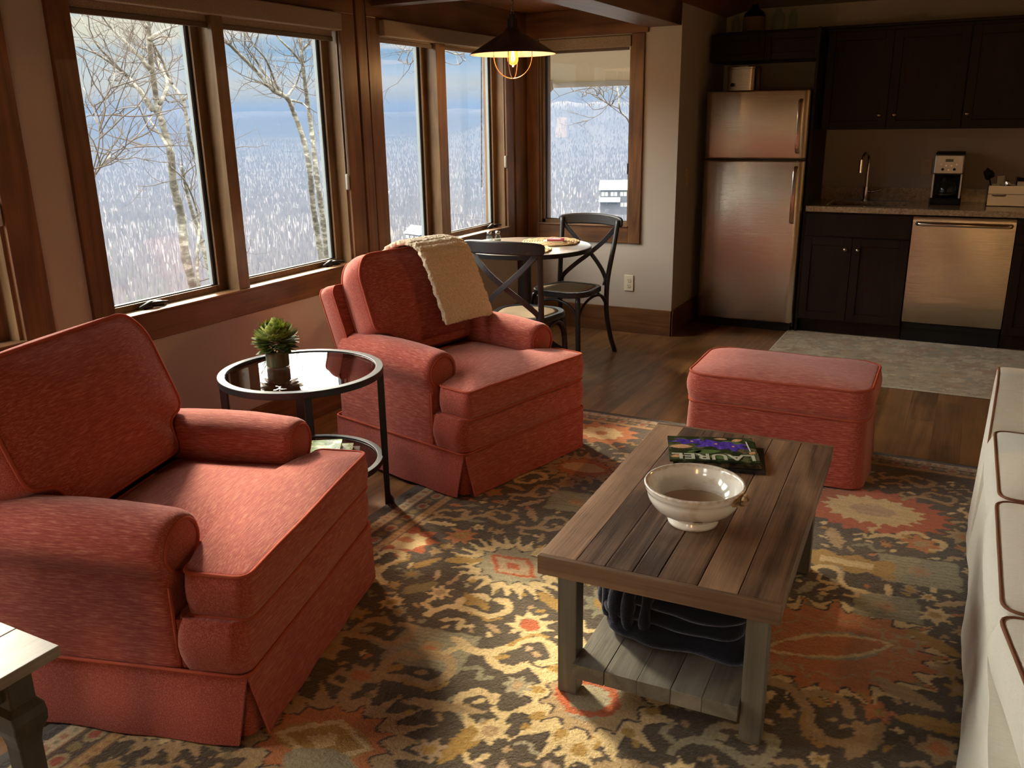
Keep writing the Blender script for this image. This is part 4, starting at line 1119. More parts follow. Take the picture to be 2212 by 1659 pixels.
obj('seed_pods', bm, mat('pale seed', (.55, .42, .25), .6), t, smooth=True)
# books on the lower shelf
BM = {}
def book(name, z0, th, w_, d_, rot, dx, dy, cover, label, page=PAPER):
    t = thing('book', label, 'book', (SX+dx, SY+dy, z0), rot, 'books on the side table shelf')
    obj('pages', bx(-w_/2+.003, w_/2-.003, -d_/2+.003, d_/2-.003, .0015, th-.0015), page, t)
    bm = NB(); box(bm, -w_/2, w_/2, -d_/2, d_/2, 0, .0018); box(bm, -w_/2, w_/2, -d_/2, d_/2, th-.0018, th); box(bm, -w_/2, -w_/2+.0018, -d_/2, d_/2, 0, th)
    obj('cover', bm, cover, t); return t
SH = .2203
CG = covermat('green waterfall cover', [(.38, (.05, .10, .02)), (.50, (.20, .30, .08)), (.58, (.75, .78, .74)), (.8, (.85, .86, .82))], 9)
CDK = covermat('dark photo cover', [(.4, (.02, .02, .015)), (.62, (.20, .22, .13))], 18)
BRT = math.radians(33)
b3 = book('b', SH, .016, .29, .225, BRT+PI/2, .105, -.005, COV3, 'dark book at the bottom of the pile on the side table shelf')
b2 = book('b', SH+.0165, .018, .275, .215, BRT+PI/2, .090, -.018, CDK, 'dark landscape book in the middle of the pile on the side table shelf')
b1 = book('b', SH+.035, .026, .225, .19, BRT+PI/2, .062, -.030, CG, 'thick white and green book on top of the pile on the side table shelf')

# ---------------------------------------------------------------- dining table, chairs and what is on them
DX, DY = -2.53, 4.965
DT = mat('grey washed table top', rough=.28, spec=.5); n, b = nt(DT); v = objvec(n)
g1 = n.noise(n.mapping(v, (3, 40, 40), rot=(0, 0, .5)), 1.0, 4, .6)
n.link(n.ramp(g1, [(.3, (.10, .075, .055)), (.6, (.26, .20, .155))]), b.inputs['Base Color']); bump(n, b, g1, .2, .001)
t = thing('dining_table', 'round grey wood dining table with black edge, in the window nook', 'dining table', (DX, DY, 0))
bm = NB(); lathe(bm, [(0, .722), (.425, .722), (.428, .726), (.428, .746), (.424, .75), (0, .75)], 96); obj('tabletop', bm, DT, t, smooth=True, auto=30)
bm = NB(); ring_flat(bm, .4305, .4275, .722, .7485, 96); obj('edge_band', bm, BLACKM, t, smooth=True, auto=30)
bm = NB(); cyl(bm, (0, 0, .0), .045, .70, 24); lathe(bm, [(0, .70), (.20, .70), (.20, .721), (0, .721)], 32); obj('pedestal', bm, BLACKW, t, smooth=True, auto=30)
for k in range(4):
    M = Matrix.Rotation(PI/4+k*PI/2, 4, 'Z'); bm = NB(); tube(bm, [M @ Vector(p) for p in ((.03, 0, .16), (.12, 0, .13), (.22, 0, .06), (.29, 0, .022))], [1.2, 1.1, 1, .8], flat=(.045, .04), up=(0, 0, 1)); obj('leg', bm, BLACKW, t, bevel=.004)

CANE = mat('woven rattan', rough=.75, spec=.3); n, b = nt(CANE); v = objvec(n)
wv1 = n.new('ShaderNodeTexChecker', i_Scale=160.0); n.link(v, wv1.inputs[0]); nz = n.noise(v, 12, 3, .5)
n.link(n.mix(n.math('MULTIPLY', nz, .7), n.mix(wv1.outputs['Fac'], (.52, .40, .25), (.32, .22, .12)), (.50, .38, .24)), b.inputs['Base Color']); bump(n, b, wv1.outputs['Fac'], .4, .002)
def dining_chair(label):
    """local: faces +y, back at -y"""
    t = thing('dining_chair', label, 'dining chair')
    seat = densify(round_poly([(-.165, -.19), (.165, -.19), (.215, .10), (.13, .21), (-.13, .21), (-.215, .10)], .10, 6), .02)
    bm = NB(); lo = [(p[0], p[1]) for p in seat]
    n_ = len(lo); rings = []
    for k, zz in ((.96, .432), (1.0, .438), (1.0, .462), (.97, .468), (.84, .468), (.835, .463)): rings.append([bm.verts.new((p[0]*k, p[1]*k, zz)) for p in lo])
    for a, b_ in zip(rings, rings[1:]):
        for i in range(n_): bm.faces.new((a[i], a[(i+1) % n_], b_[(i+1) % n_], b_[i]))
    bm.faces.new(rings[0]); bm.faces.new(rings[-1])
    obj('seat', bm, BLACKW, t, smooth=True, auto=40)
    bm = NB(); rings = [[bm.verts.new((p[0]*k, p[1]*k, .464+.014*(1-(k/.83)**2))) for p in lo] for k in (.83, .7, .5, .25)]
    for a, b_ in zip(rings, rings[1:]):
        for i in range(n_): bm.faces.new((a[i], a[(i+1) % n_], b_[(i+1) % n_], b_[i]))
    bm.faces.new(rings[-1]); bm.faces.new(rings[0])
    obj('woven_seat', bm, CANE, t, smooth=True, label='woven tan rattan seat panel')
    for s in (-1, 1):
        bm = NB(); tube(bm, smoothpath([(s*.165, .155, .436), (s*.172, .165, .30), (s*.178, .170, .15), (s*.182, .175, 0)], 4), .0165, 10); obj('leg', bm, BLACKW, t, smooth=True)
        bm = NB(); tube(bm, smoothpath([(s*.215, -.262, .885), (s*.205, -.235, .74), (s*.190, -.195, .56), (s*.184, -.180, .44), (s*.183, -.185, .28), (s*.190, -.225, .12), (s*.200, -.275, 0)], 5), .0165, 10); obj('leg', bm, BLACKW, t, smooth=True)
    # curved top rail
    bm = NB(); pts = []
    for i in range(25):
        u = -1+i/12; pts.append((u*.245, -.262-.075*(1-u*u), .868+.012*(1-u*u)))
    rs = [(.62 + .38*math.sqrt(max(0, 1-abs(-1+i/12)**6))) for i in range(25)]
    tube(bm, pts, rs, flat=(.028, .072), up=(0, 0, 1)); obj('top_rail', bm, BLACKW, t, smooth=True, auto=50, bevel=.010, seg=3)
    # crossing straps
    for s in (-1, 1):
        pts = smoothpath([(s*.205, -.262, .845), (s*.10, -.275, .74), (0, -.268-.006*s, .655), (-s*.10, -.235, .575), (-s*.165, -.195, .505), (-s*.168, -.175, .465)], 5)
        bm = NB(); tube(bm, pts, 1, flat=(.030, .010), up=(0, -1, .2)); obj('cross_strap', bm, BLACKW, t, bevel=.002)
    # bentwood hoops under the seat
    for (a, b_, c_) in (((-.172, .165, .26), (.0, .20, .52), (.172, .165, .26)), ((.172, .165, .26), (.22, 0, .54), (.184, -.18, .28)), ((-.172, .165, .26), (-.22, 0, .54), (-.184, -.18, .28)), ((-.184, -.18, .28), (0, -.19, .52), (.184, -.18, .28))):
        P0, P1, P2 = Vector(a), Vector(b_), Vector(c_); pts = []
        for i in range(17):
            u = PI*i/16; mid = (P0+P2)/2; half = (P0-P2)/2
            pts.append(mid + half*math.cos(u) + Vector((0, 0, .155))*math.sin(u)**.8 + (Vector((P1.x, P1.y, 0))-Vector((mid.x, mid.y, 0)))*.35*math.sin(u))
        bm = NB(); tube(bm, pts, .009, 8); obj('hoop_brace', bm, BLACKW, t, smooth=True)
    return t
dc = dining_chair('black cross-back dining chair with its back towards the throw-covered armchair')
dc.location = (-2.212, 4.345, 0); dc.rotation_euler = (0, 0, math.radians(1))
dc2 = copy_tree(dc); dc2['label'] = 'black cross-back dining chair on the far side of the table, beside the wall outlet'
dc2.location = (-2.300, 5.150, 0); dc2.rotation_euler = (0, 0, math.radians(180-8))
for c_ in (dc, dc2): c_['group'] = 'cross-back dining chairs'
# woven placemats
SEA = mat('braided seagrass', rough=.95); n, b = nt(SEA); v = objvec(n); nz = n.noise(v, 70, 3, .6)
n.link(n.ramp(nz, [(.35, (.28, .17, .07)), (.6, (.62, .45, .24))]), b.inputs['Base Color'])
def placemat(x, y, R, label):
    bm = NB(); pts = []; turns = 11; N_ = turns*44
    for i in range(N_):
        a = i*2*PI/44; rr = R*(i/N_)**.97*.97+.004; pts.append((rr*math.cos(a), rr*math.sin(a), .006+.0018*math.sin(i*1.9)))
    tube(bm, pts, [.0085+.0012*math.sin(i*1.9+1) for i in range(N_)], 5)
    for v_ in bm.verts: v_.co.z = max(.0005, v_.co.z*.75)
    o = obj('placemat', bm, SEA, None, smooth=True); o.location = (x, y, .7505); tag(o, label, 'placemat', 'round woven placemats'); return o
placemat(-2.43, 5.165, .195, 'round woven placemat with a red booklet on it, towards the end window')
placemat(-2.445, 4.775, .190, 'round woven placemat nearer the armchair, partly hidden by the chair back')
t = thing('booklet', 'small red booklet lying on the far woven placemat', 'book', (-2.40, 5.165, .7652), math.radians(20))
obj('pages', bx(-.052, .052, -.036, .036, .001, .009), PAPER, t)
RC = mat('crimson cover', (.33, .02, .045), .35); bm = NB(); box(bm, -.055, .055, -.038, .038, .009, .0105); box(bm, -.055, .055, -.038, .038, 0, .0012); box(bm, -.055, .055, -.039, -.037, 0, .0105); obj('cover', bm, RC, t)
t = thing('booklet', 'cream paper booklet showing under the red one on the placemat', 'book', (-2.415, 5.158, .760), math.radians(24))
obj('pages', bx(-.062, .062, -.042, .042, 0, .005), PAPER, t)
SALT = mat('salt', (.80, .78, .74), .9); CAP = mat('shaker cap', (.60, .60, .60), .25, 1.0)
for k, (x, y, lab, fill) in enumerate(((-2.782, 4.955, 'glass salt shaker with a metal cap on the dining table', SALT), (-2.735, 4.985, 'glass pepper shaker with a metal cap behind the salt shaker', mat('ground pepper', (.20, .16, .13), .9)))):
    t = thing('shaker', lab, 'shaker', (x, y, .7505))
    bm = NB(); lathe(bm, [(0, .002), (.022, .0), (.0235, .006), (.0235, .030), (.019, .045), (.013, .056), (.0125, .066), (.014, .068)], 24); obj('body', bm, CLEARG, t, smooth=True)
    bm = NB(); lathe(bm, [(0, .004), (.0205, .004), (.021, .028), (0, .029)], 24); obj('filling', bm, fill, t, smooth=True)
    bm = NB(); lathe(bm, [(.0155, .064), (.0158, .076), (.012, .082), (0, .083)], 24); obj('cap', bm, CAP, t, smooth=True)

# ---------------------------------------------------------------- pendant lamp over the dining table
PX, PY = -2.575, 4.93
t = thing('pendant_lamp', 'dark metal pendant lamp with a glowing filament bulb over the dining table', 'pendant lamp', (PX, PY, 1.90))
bm = NB(); prof = [(.260, 0), (.258, .004), (.20, .040), (.12, .088), (.062, .120), (.045, .135), (.040, .150)]
lathe(bm, prof, 72); obj('lamp_shade', bm, mat('dark bronze shade', (.060, .040, .034), .5, .3), t, smooth=True)
bm = NB(); lathe(bm, [(.257, .0), (.197, .036), (.117, .084), (.060, .114), (0, .118)], 72); obj('shade_lining', bm, mat('white enamel', (.75, .72, .66), .4), t, smooth=True, label='white inner face')
bm = NB(); cyl(bm, (0, 0, .148), .032, .05, 24); cyl(bm, (0, 0, .195), .018, .03, 16); cyl(bm, (0, 0, .06), .016, .06, 16); obj('socket', bm, mat('dark metal', (.05, .04, .035), .4, .7), t, smooth=True, auto=40)
bm = NB()
for k in range(7):
    a = k % 2*PI/2; c_ = Vector((0, 0, .235+k*.026)); tube(bm, [c_+Vector((.009*math.cos(u)*math.cos(a), .009*math.cos(u)*math.sin(a), .017*math.sin(u))) for u in [2*PI*i/12 for i in range(12)]], .0026, 5, closed=True)
obj('chain', bm, mat('chain metal', (.25, .20, .15), .4, .8), t, smooth=True)
COP = mat('copper wire', (.55, .25, .12), .3, 1.0)
bm = NB()
for a in (.25, .25+PI/2):
    tube(bm, [(.118*math.cos(u)*math.cos(a), .118*math.cos(u)*math.sin(a), -.012-.125*math.sin(u)*1.0) for u in [PI*i/24 for i in range(25)]], .003, 6)
    for s in (-1, 1): tube(bm, [(s*.118*math.cos(a), s*.118*math.sin(a), -.012), (s*.118*math.cos(a), s*.118*math.sin(a), .08)], .003, 6)
obj('cage', bm, COP, t, smooth=True, label='copper wire cage')
bg_ = bpy.data.materials.new('amber bulb glass'); bg_.use_nodes = True; n = NT(bg_.node_tree); n.n.clear()
tr = n.new('ShaderNodeBsdfTransparent'); tr.inputs[0].default_value = (1, .72, .38, 1); gg = n.new('ShaderNodeBsdfGlossy'); gg.inputs['Roughness'].default_value = .02
em = n.new('ShaderNodeEmission'); em.inputs[0].default_value = (1, .30, .04, 1); em.inputs[1].default_value = .55
mx = n.new('ShaderNodeMixShader'); mx.inputs[0].default_value = .08; n.link(tr.outputs[0], mx.inputs[1]); n.link(gg.outputs[0], mx.inputs[2])
ad = n.new('ShaderNodeAddShader'); n.link(mx.outputs[0], ad.inputs[0]); n.link(em.outputs[0], ad.inputs[1]); oo = n.new('ShaderNodeOutputMaterial'); n.link(ad.outputs[0], oo.inputs[0])
bm = NB(); lathe(bm, [(.014, .062), (.016, .040), (.026, .006), (.033, -.020), (.032, -.038), (.022, -.054), (.008, -.062), (.004, -.070), (0, -.072)], 28); obj('bulb', bm, bg_, t, smooth=True, label='amber filament bulb')
fm = bpy.data.materials.new('filament'); fm.use_nodes = True; n = NT(fm.node_tree); n.n.clear(); em = n.new('ShaderNodeEmission'); em.inputs[0].default_value = (1, .50, .13, 1); em.inputs[1].default_value = 60; oo = n.new('ShaderNodeOutputMaterial'); n.link(em.outputs[0], oo.inputs[0])
bm = NB()
for k in range(6):
    a = k*PI/3; tube(bm, [(.006*math.cos(a), .006*math.sin(a), .02), (.013*math.cos(a), .013*math.sin(a), -.034)], .0014, 4)
obj('filament', bm, fm, t)
pl_ = bpy.data.lights.new('bulb_light', 'POINT'); pl_.energy = 2.5; pl_.color = (1, .55, .22); pl_.shadow_soft_size = .02
po = bpy.data.objects.new('bulb_light', pl_); COL.objects.link(po); po.parent = t; po.location = (0, 0, -.085)

# ---------------------------------------------------------------- kitchen
KF = 6.45
def shaker(parent, x0, x1, z0, z1, y, knob=None, name='door', rail=.055):
    bm = NB(); box(bm, x0+.0015, x0+rail, y-.020, y, z0, z1); box(bm, x1-rail, x1-.0015, y-.020, y, z0, z1)
    box(bm, x0+rail, x1-rail, y-.020, y, z1-rail, z1); box(bm, x0+rail, x1-rail, y-.020, y, z0, z0+rail); box(bm, x0+rail, x1-rail, y-.010, y, z0+rail, z1-rail)
    d = obj(name, bm, CAB, parent, bevel=.0018)
    if knob:
        bm = NB(); g = Matrix.Translation((knob[0], y-.020, knob[1])) @ Matrix.Rotation(PI/2, 4, 'X')
        lathe(bm, [(0, 0), (.006, 0), (.005, .010), (.012, .016), (.014, .022), (.010, .028), (0, .030)], 20)
        for v_ in bm.verts: v_.co = g @ v_.co
        obj('knob', bm, mat('pewter', (.40, .36, .30), .3, 1.0), d, smooth=True)
    return d
def slabfront(parent, x0, x1, z0, z1, y, name='drawer'): return obj(name, bx(x0+.0015, x1-.0015, y-.020, y, z0, z1), CAB, parent, bevel=.002)
GRAN = mat('speckled granite', rough=.16, spec=.5); n, b = nt(GRAN); v = objvec(n)
vo = n.noise(v, 60, 4, .7); v2 = n.noise(v, 9, 3, .6)
n.link(n.mix(v2, n.ramp(vo, [(.35, (.07, .045, .03)), (.5, (.34, .25, .16)), (.65, (.52, .44, .33))]), (.36, .24, .13)), b.inputs['Base Color'])
# refrigerator
t = thing('refrigerator', 'stainless steel top-freezer refrigerator at the left end of the kitchen', 'refrigerator', (-1.4335, 6.74, 0))
L_ = lambda bm: [setattr(v_, 'co', v_.co-Vector((-1.4335, 6.74, 0))) for v_ in bm.verts]
def lobj(name, bm, mm, par, off=None, **k):
    if off is not None:
        for v_ in bm.verts: v_.co -= Vector(off)
    return obj(name, bm, mm, par, **k)
OF = (-1.4335, 6.74, 0)
lobj('body', bx(-1.785, -1.082, 6.455, 7.03, .03, 1.685), mat('dark grey cabinet side', (.045, .043, .042), .4), t, OF, bevel=.006)
lobj('base_grille', bx(-1.77, -1.10, 6.44, 6.455, .0, .065), BLACKP, t, OF)
def fdoor(z0, z1):
    bm = NB(); xs = [-1.792+i*(.715/30) for i in range(31)]; g = []
    for zz in (z0, z0+.004, z0+.01, (z0+z1)/2, z1-.01, z1-.004, z1):
        e = .006 if zz in (z0, z1) else (.002 if zz in (z0+.004, z1-.004) else 0)
        row = []
        for i, x in enumerate(xs):
            u = abs(x+1.4345)/.3575; y = 6.385 + .012*u**2 + (.030*max(0, (u-.93)/.07)**2)+e + .0012*math.sin(x*17+zz*3)
            row.append(bm.verts.new((x, y, zz)))
        g.append(row)
    bk = [[bm.verts.new((xs[i], 6.452, zz)) for i in (0, 30)] for zz in (z0, z1)]
    for a, b_ in zip(g, g[1:]):
        for i in range(30): bm.faces.new((a[i], a[i+1], b_[i+1], b_[i]))
    bm.faces.new(g[0]+[bk[0][1], bk[0][0]]); bm.faces.new(g[-1][::-1]+[bk[1][0], bk[1][1]])
    bm.faces.new([r_[0] for r_ in g]+[bk[1][0], bk[0][0]]); bm.faces.new([r_[-1] for r_ in g]+[bk[1][1], bk[0][1]])
    bm.faces.new((bk[0][0], bk[0][1], bk[1][1], bk[1][0]))
    return bm
HND = mat('polished handle', (.66, .62, .56), .16, 1.0)
for (z0, z1, h0, h1) in ((1.234, 1.692, 1.255, 1.645), (.068, 1.220, .775, 1.200)):
    d = lobj('door', fdoor(z0, z1), STEELB, t, OF, smooth=True, auto=50)
    bm = NB(); tube(bm, [(-1.128, 6.385, h0+.02), (-1.128, 6.350, h0+.03), (-1.128, 6.340, h0+.06), (-1.128, 6.335, (h0+h1)/2), (-1.128, 6.340, h1-.06), (-1.128, 6.350, h1-.03), (-1.128, 6.385, h1-.02)], [.9, 1, 1, 1, 1, 1, .9], flat=(.028, .018), up=(0, 1, .001))
    lobj('handle', bm, HND, d, OF, bevel=.006, seg=3, smooth=True, auto=50)
# box on the fridge
t = thing('bread_box', 'small stainless steel countertop appliance with a black knob on top of the refrigerator', 'kitchen appliance', (-1.585, 6.62, 1.6925))
bm = NB(); prism(bm, rrect(.205, .17, .04, 6), 0.006, .150); obj('body', bm, STEELB, t, smooth=True, auto=40)
bm = NB(); prism(bm, rrect(.215, .18, .045, 6), .150, .166); prism(bm, rrect(.10, .08, .03, 6), .166, .176); obj('lid', bm, STEELB, t, smooth=True, auto=40, bevel=.003)
bm = NB(); prism(bm, rrect(.20, .165, .04, 6), 0, .006); obj('base', bm, BLACKP, t)
bm = NB(); cyl(bm, (-.055, -.105, .045), .013, .022, 20, axis='Y'); obj('knob', bm, BLACKP, t, smooth=True, auto=40)
# side panel + cabinet above the fridge
t = thing('wall_cabinet', 'dark cabinet above the refrigerator, next to the corner wall', 'cabinet', (-1.44, 6.76, 1.86))
OF = (-1.44, 6.76, 1.86)
lobj('body', bx(-1.83, -1.062, 6.62, 7.065, 1.90, 2.088), CAB, t, OF)
for a, b_ in ((-1.83, -1.447), (-1.447, -1.062)):
    d = shaker(t, a, b_, 1.90, 2.08, 6.62, rail=.045)
    d.data.transform(Matrix.Translation(-Vector(OF)))
t = thing('fridge_panel', 'tall dark side panel between refrigerator and sink counter', 'panel', (-1.061, 6.76, 0))
lobj('panel', bx(-1.068, -1.050, 6.45, 7.065, 0, 2.088), CAB, t, (-1.061, 6.76, 0))
def shift_children(t, off):
    for c in kids(t):
        c.data = c.data; c.data.transform(Matrix.Translation(-Vector(off)))
        for g in kids(c): g.data.transform(Matrix.Translation(-Vector(off)))
def cabinet(name, x0, x1, y0, z0, z1, label, fronts, toe=False):
    off = ((x0+x1)/2, (y0+7.06)/2, 0 if toe else z0)
    t = thing(name, label, 'cabinet', off)
    bm = NB(); box(bm, x0+.001, x1-.001, y0, 7.065, z0+(.10 if toe else 0), z1)
    if toe: box(bm, x0+.001, x1-.001, y0+.07, 7.065, 0, .10)
    obj('body', bm, CAB, t)
    for f in fronts:
        if f[0] == 'door': shaker(t, f[1], f[2], f[3], f[4], y0, f[5])
        else: slabfront(t, f[1], f[2], f[3], f[4], y0)
    shift_children(t, off); return t
cabinet('wall_cabinet', -1.049, -.150, 6.77, 1.42, 2.088, 'dark two-door wall cabinet above the sink', [('door', -1.046, -.617, 1.423, 2.065, (-.665, 1.515)), ('door', -.614, -.153, 1.423, 2.065, (-.567, 1.515))])
cabinet('wall_cabinet', -.149, .76, 6.77, 1.42, 2.088, 'dark two-door wall cabinet above the coffee maker, at the right edge of the picture', [('door', -.146, .303, 1.423, 2.065, (-.122, 1.515)), ('door', .306, .757, 1.423, 2.065, (.71, 1.515))])
struct('trim_17', bx(-1.83, .78, 6.735, 7.065, 2.09, 2.108), CAB)
cabinet('base_cabinet', -1.048, -.358, KF, 0, .868, 'dark sink base cabinet with two doors between refrigerator and dishwasher', [('drawer', -1.046, -.360, .710, .862), ('door', -1.046, -.722, .112, .700, (-.762, .622)), ('door', -.720, -.360, .112, .700, (-.680, .622))], True)
cabinet('base_cabinet', .256, .96, KF, 0, .868, 'dark base cabinet to the right of the dishwasher', [('drawer', .258, .958, .710, .862), ('door', .258, .608, .112, .700, (.57, .62)), ('door', .608, .958, .112, .700, (.65, .62))], True)
# dishwasher
t = thing('dishwasher', 'stainless steel dishwasher with a towel-bar handle under the granite counter', 'dishwasher', (-.051, 6.75, 0)); OF = (-.051, 6.75, 0)
lobj('body', bx(-.352, .250, 6.47, 7.05, .10, .868), BLACKP, t, OF); lobj('toe_kick', bx(-.352, .250, 6.50, 6.52, 0, .138), BLACKP, t, OF)
bm = NB(); xs = [-.354+i*(.606/24) for i in range(25)]; g = []
for zz in (.142, .148, .30, .5, .7, .83, .862, .868):
    g.append([bm.verts.new((x, 6.436+.006*((x+.051)/.303)**2+(.006 if zz in (.142, .868) else 0)+.0016*math.sin(x*15+1+zz*5), zz)) for x in xs])
for a, b_ in zip(g, g[1:]):
    for i in range(24): bm.faces.new((a[i], a[i+1], b_[i+1], b_[i]))
bk = [[bm.verts.new((xs[i], 6.468, zz)) for i in (0, 24)] for zz in (.142, .868)]
bm.faces.new(g[0]+[bk[0][1], bk[0][0]]); bm.faces.new(g[-1][::-1]+[bk[1][0], bk[1][1]]); bm.faces.new([r_[0] for r_ in g]+[bk[1][0], bk[0][0]]); bm.faces.new([r_[-1] for r_ in g]+[bk[1][1], bk[0][1]]); bm.faces.new((bk[0][0], bk[0][1], bk[1][1], bk[1][0]))
d = lobj('door', bm, STEELB, t, OF, smooth=True, auto=50)
bm = NB(); tube(bm, [(-.325, 6.44, .820), (-.322, 6.405, .820), (-.30, 6.395, .820), (-.05, 6.388, .820), (.20, 6.395, .820), (.222, 6.405, .820), (.225, 6.44, .820)], [.014]*7, 12); lobj('handle', bm, HND, d, OF, smooth=True)
# counter with an undermount sink
bm = NB(); sx0, sx1, sy0, sy1 = -.93, -.42, 6.53, 6.90
for (a, b_, c_, d_) in ((-1.0485, .97, 6.42, sy0), (-1.0485, .97, sy1, 7.068), (-1.0485, sx0, sy0, sy1), (sx1, .97, sy0, sy1)): box(bm, a, b_, c_, d_, .875, .914)
bmesh.ops.remove_doubles(bm, verts=bm.verts, dist=1e-5)
t = thing('countertop', 'speckled granite kitchen counter with an undermount sink', 'countertop', (-.04, 6.74, .875)); OF = (-.04, 6.74, .875)
lobj('slab', bm, GRAN, t, OF, bevel=.003)
lobj('backsplash', bx(-1.049, .97, 7.048, 7.068, .9142, 1.005), GRAN, t, OF)
bm = NB(); th = .004
for (a, b_, c_, d_, e_, f_) in ((sx0-.01, sx1+.01, sy0-.01, sy1+.01, .72, .724), (sx0-.01, sx0, sy0, sy1, .72, .874), (sx1, sx1+.01, sy0, sy1, .72, .874), (sx0, sx1, sy0-.01, sy0, .72, .874), (sx0, sx1, sy1, sy1+.01, .72, .874)): box(bm, a, b_, c_, d_, e_, f_)
lobj('sink_basin', bm, STEEL, t, OF)
# faucet
t = thing('faucet', 'chrome gooseneck faucet with a pull-down spout and side lever', 'faucet', (-.722, 6.965, .9145))
bm = NB(); cyl(bm, (0, 0, 0), .026, .008, 24); cyl(bm, (0, 0, .008), .019, .09, 24); tube(bm, smoothpath([(0, 0, .08), (0, 0, .20), (.002, -.002, .27), (-.004, -.020, .322), (-.016, -.055, .340), (-.028, -.092, .325), (-.034, -.110, .29)], 6), .0105, 12); obj('spout', bm, CHROME, t, smooth=True, auto=50)
bm = NB(); cyl(bm, (-.038, -.122, .205), .0155, .09, 18, r2=.0125, M=None); obj('spray_head', bm, CHROME, t, smooth=True, auto=50)
bm = NB(); tube(bm, [(.016, 0, .062), (.05, -.004, .066), (.085, -.010, .074), (.105, -.012, .086)], [.010, .008, .006, .007], 10); obj('lever', bm, CHROME, t, smooth=True)
# coffee maker
t = thing('coffee_maker', 'silver and black drip coffee maker with glass carafe on the counter', 'coffee maker', (-.190, 6.90, .9145))
SIL = mat('silver plastic', (.42, .42, .42), .3, .6)
obj('base', bx(-.098, .098, -.13, .11, 0, .045), BLACKP, t, bevel=.008); obj('tower', bx(-.092, .092, .02, .11, .045, .335), BLACKP, t, bevel=.006)
obj('head', bx(-.092, .092, -.12, .11, .205, .335), SIL, t, bevel=.010); obj('lid', bx(-.09, .09, -.115, .108, .336, .350), BLACKP, t, bevel=.006)
obj('control_panel', bx(-.075, .075, -.1235, -.1205, .212, .328), mat('panel silver', (.50, .49, .47), .35, .5), t, bevel=.001)
bm = NB(); prism(bm, flower_pts(0, 0, .001, 4, 0), 0, .001); bm.free()
obj('display', bx(-.024, .024, -.1255, -.1238, .288, .306), mat('dark display', (.03, .04, .03), .2), t)
for k, (x, z_) in enumerate(((-.048, .270), (-.016, .262), (.016, .262), (.048, .270), (-.036, .238), (0, .234), (.036, .238))):
    bm = NB(); cyl(bm, (x, -.1275, z_), .009 if k in (4, 6) else .005, .004, 14, axis='Y'); obj('button', bm, BLACKP if k in (4, 6) else CHROME, t, smooth=True, auto=40)
for s in (-1, 1): obj('side_strip', bx(s*.086-.006, s*.086+.006, -.118, -.105, .045, .205), SIL, t, bevel=.002)
cf = thing('carafe'); cf.parent = t; cf.location = (0, -.055, .046)
bm = NB(); lathe(bm, [(0, .001), (.050, .001), (.060, .010), (.064, .045), (.056, .085), (.040, .110), (.042, .118)], 32); obj('glass', bm, CLEARG, cf, smooth=True)
bm = NB(); lathe(bm, [(0, .003), (.048, .003), (.058, .012), (.060, .034), (0, .034)], 32); obj('coffee', bm, mat('coffee', (.02, .008, .004), .05), cf, smooth=True)
bm = NB(); lathe(bm, [(.0425, .112), (.045, .114), (.045, .132), (.03, .142), (0, .144)], 32); tube(bm, [(0, -.043, .125), (0, -.085, .115), (0, -.088, .06), (0, -.066, .035)], [.009, .009, .009, .006], 8); obj('handle', bm, BLACKP, cf, smooth=True, auto=50)
# caddy with utensils and coffee packets
t = thing('caddy', 'galvanised metal caddy holding utensils at the right end of the counter', 'caddy', (.205, 6.86, .9145))
GAL = mat('galvanised metal', (.62, .60, .55), .38, .85)
bm = NB()
for (a, b_, c_, d_, e_, f_) in ((-.14, .14, -.09, .09, 0, .004), (-.14, .14, -.09, -.086, 0, .135), (-.14, .14, .086, .09, 0, .135), (-.14, -.136, -.09, .09, 0, .135), (.136, .14, -.09, .09, 0, .135), (-.003, .003, -.086, .086, 0, .12)): box(bm, a, b_, c_, d_, e_, f_)
obj('bin', bm, GAL, t)
obj('seam', bx(-.141, .141, -.0915, -.0902, .078, .082), mat('dark seam', (.12, .11, .10), .5), t)
bm = NB(); tube(bm, [(-.11, -.091, .072), (-.10, -.104, .070), (-.04, -.104, .070), (-.03, -.091, .072)], .004, 8); obj('handle', bm, mat('bronze pull', (.10, .035, .025), .4, .7), t, smooth=True)
for (nm, lab, x, y, lean, hh, kind, mm) in (('ladle', 'dark ladle standing in the metal caddy', -.09, .03, -.28, .24, 'ladle', BLACKP), ('spatula', 'pale wooden spatula standing in the metal caddy', -.06, .0, -.06, .19, 'flat', mat('pale wood', (.50, .42, .24), .6)),
        ('spoon', 'steel spoon standing in the metal caddy', -.03, -.03, .02, .16, 'spoon', CHROME), ('tongs', 'dark tongs standing in the metal caddy', .03, .02, .1, .18, 'flat', BLACKP)):
    u = thing(nm, lab, 'utensil', (.205+x, 6.86+y, .919)); u.rotation_euler = (0, lean, 0)
    bm = NB(); tube(bm, [(0, 0, .002), (0, 0, hh*.75)], [.005, .004], 8); obj('handle', bm, mm, u, smooth=True)
    bm = NB()
    if kind == 'flat': box(bm, -.022, .022, -.003, .003, hh*.72, hh)
    else: lump(bm, (0, -.004, hh*.86), (.030 if kind == 'ladle' else .018, .010, .036 if kind == 'ladle' else .024), 1, 3)
    obj('head', bm, mm, u, smooth=kind != 'flat')
o = obj('filter_packet', bx(.03, .12, -.06, .03, .0, .155), mat('cream card', (.78, .66, .44), .7)); o.location = (.205, 6.86, .9190); o.rotation_euler = (0, 0, 0); tag(o, 'cream cardboard packet in the right half of the metal caddy', 'packet')
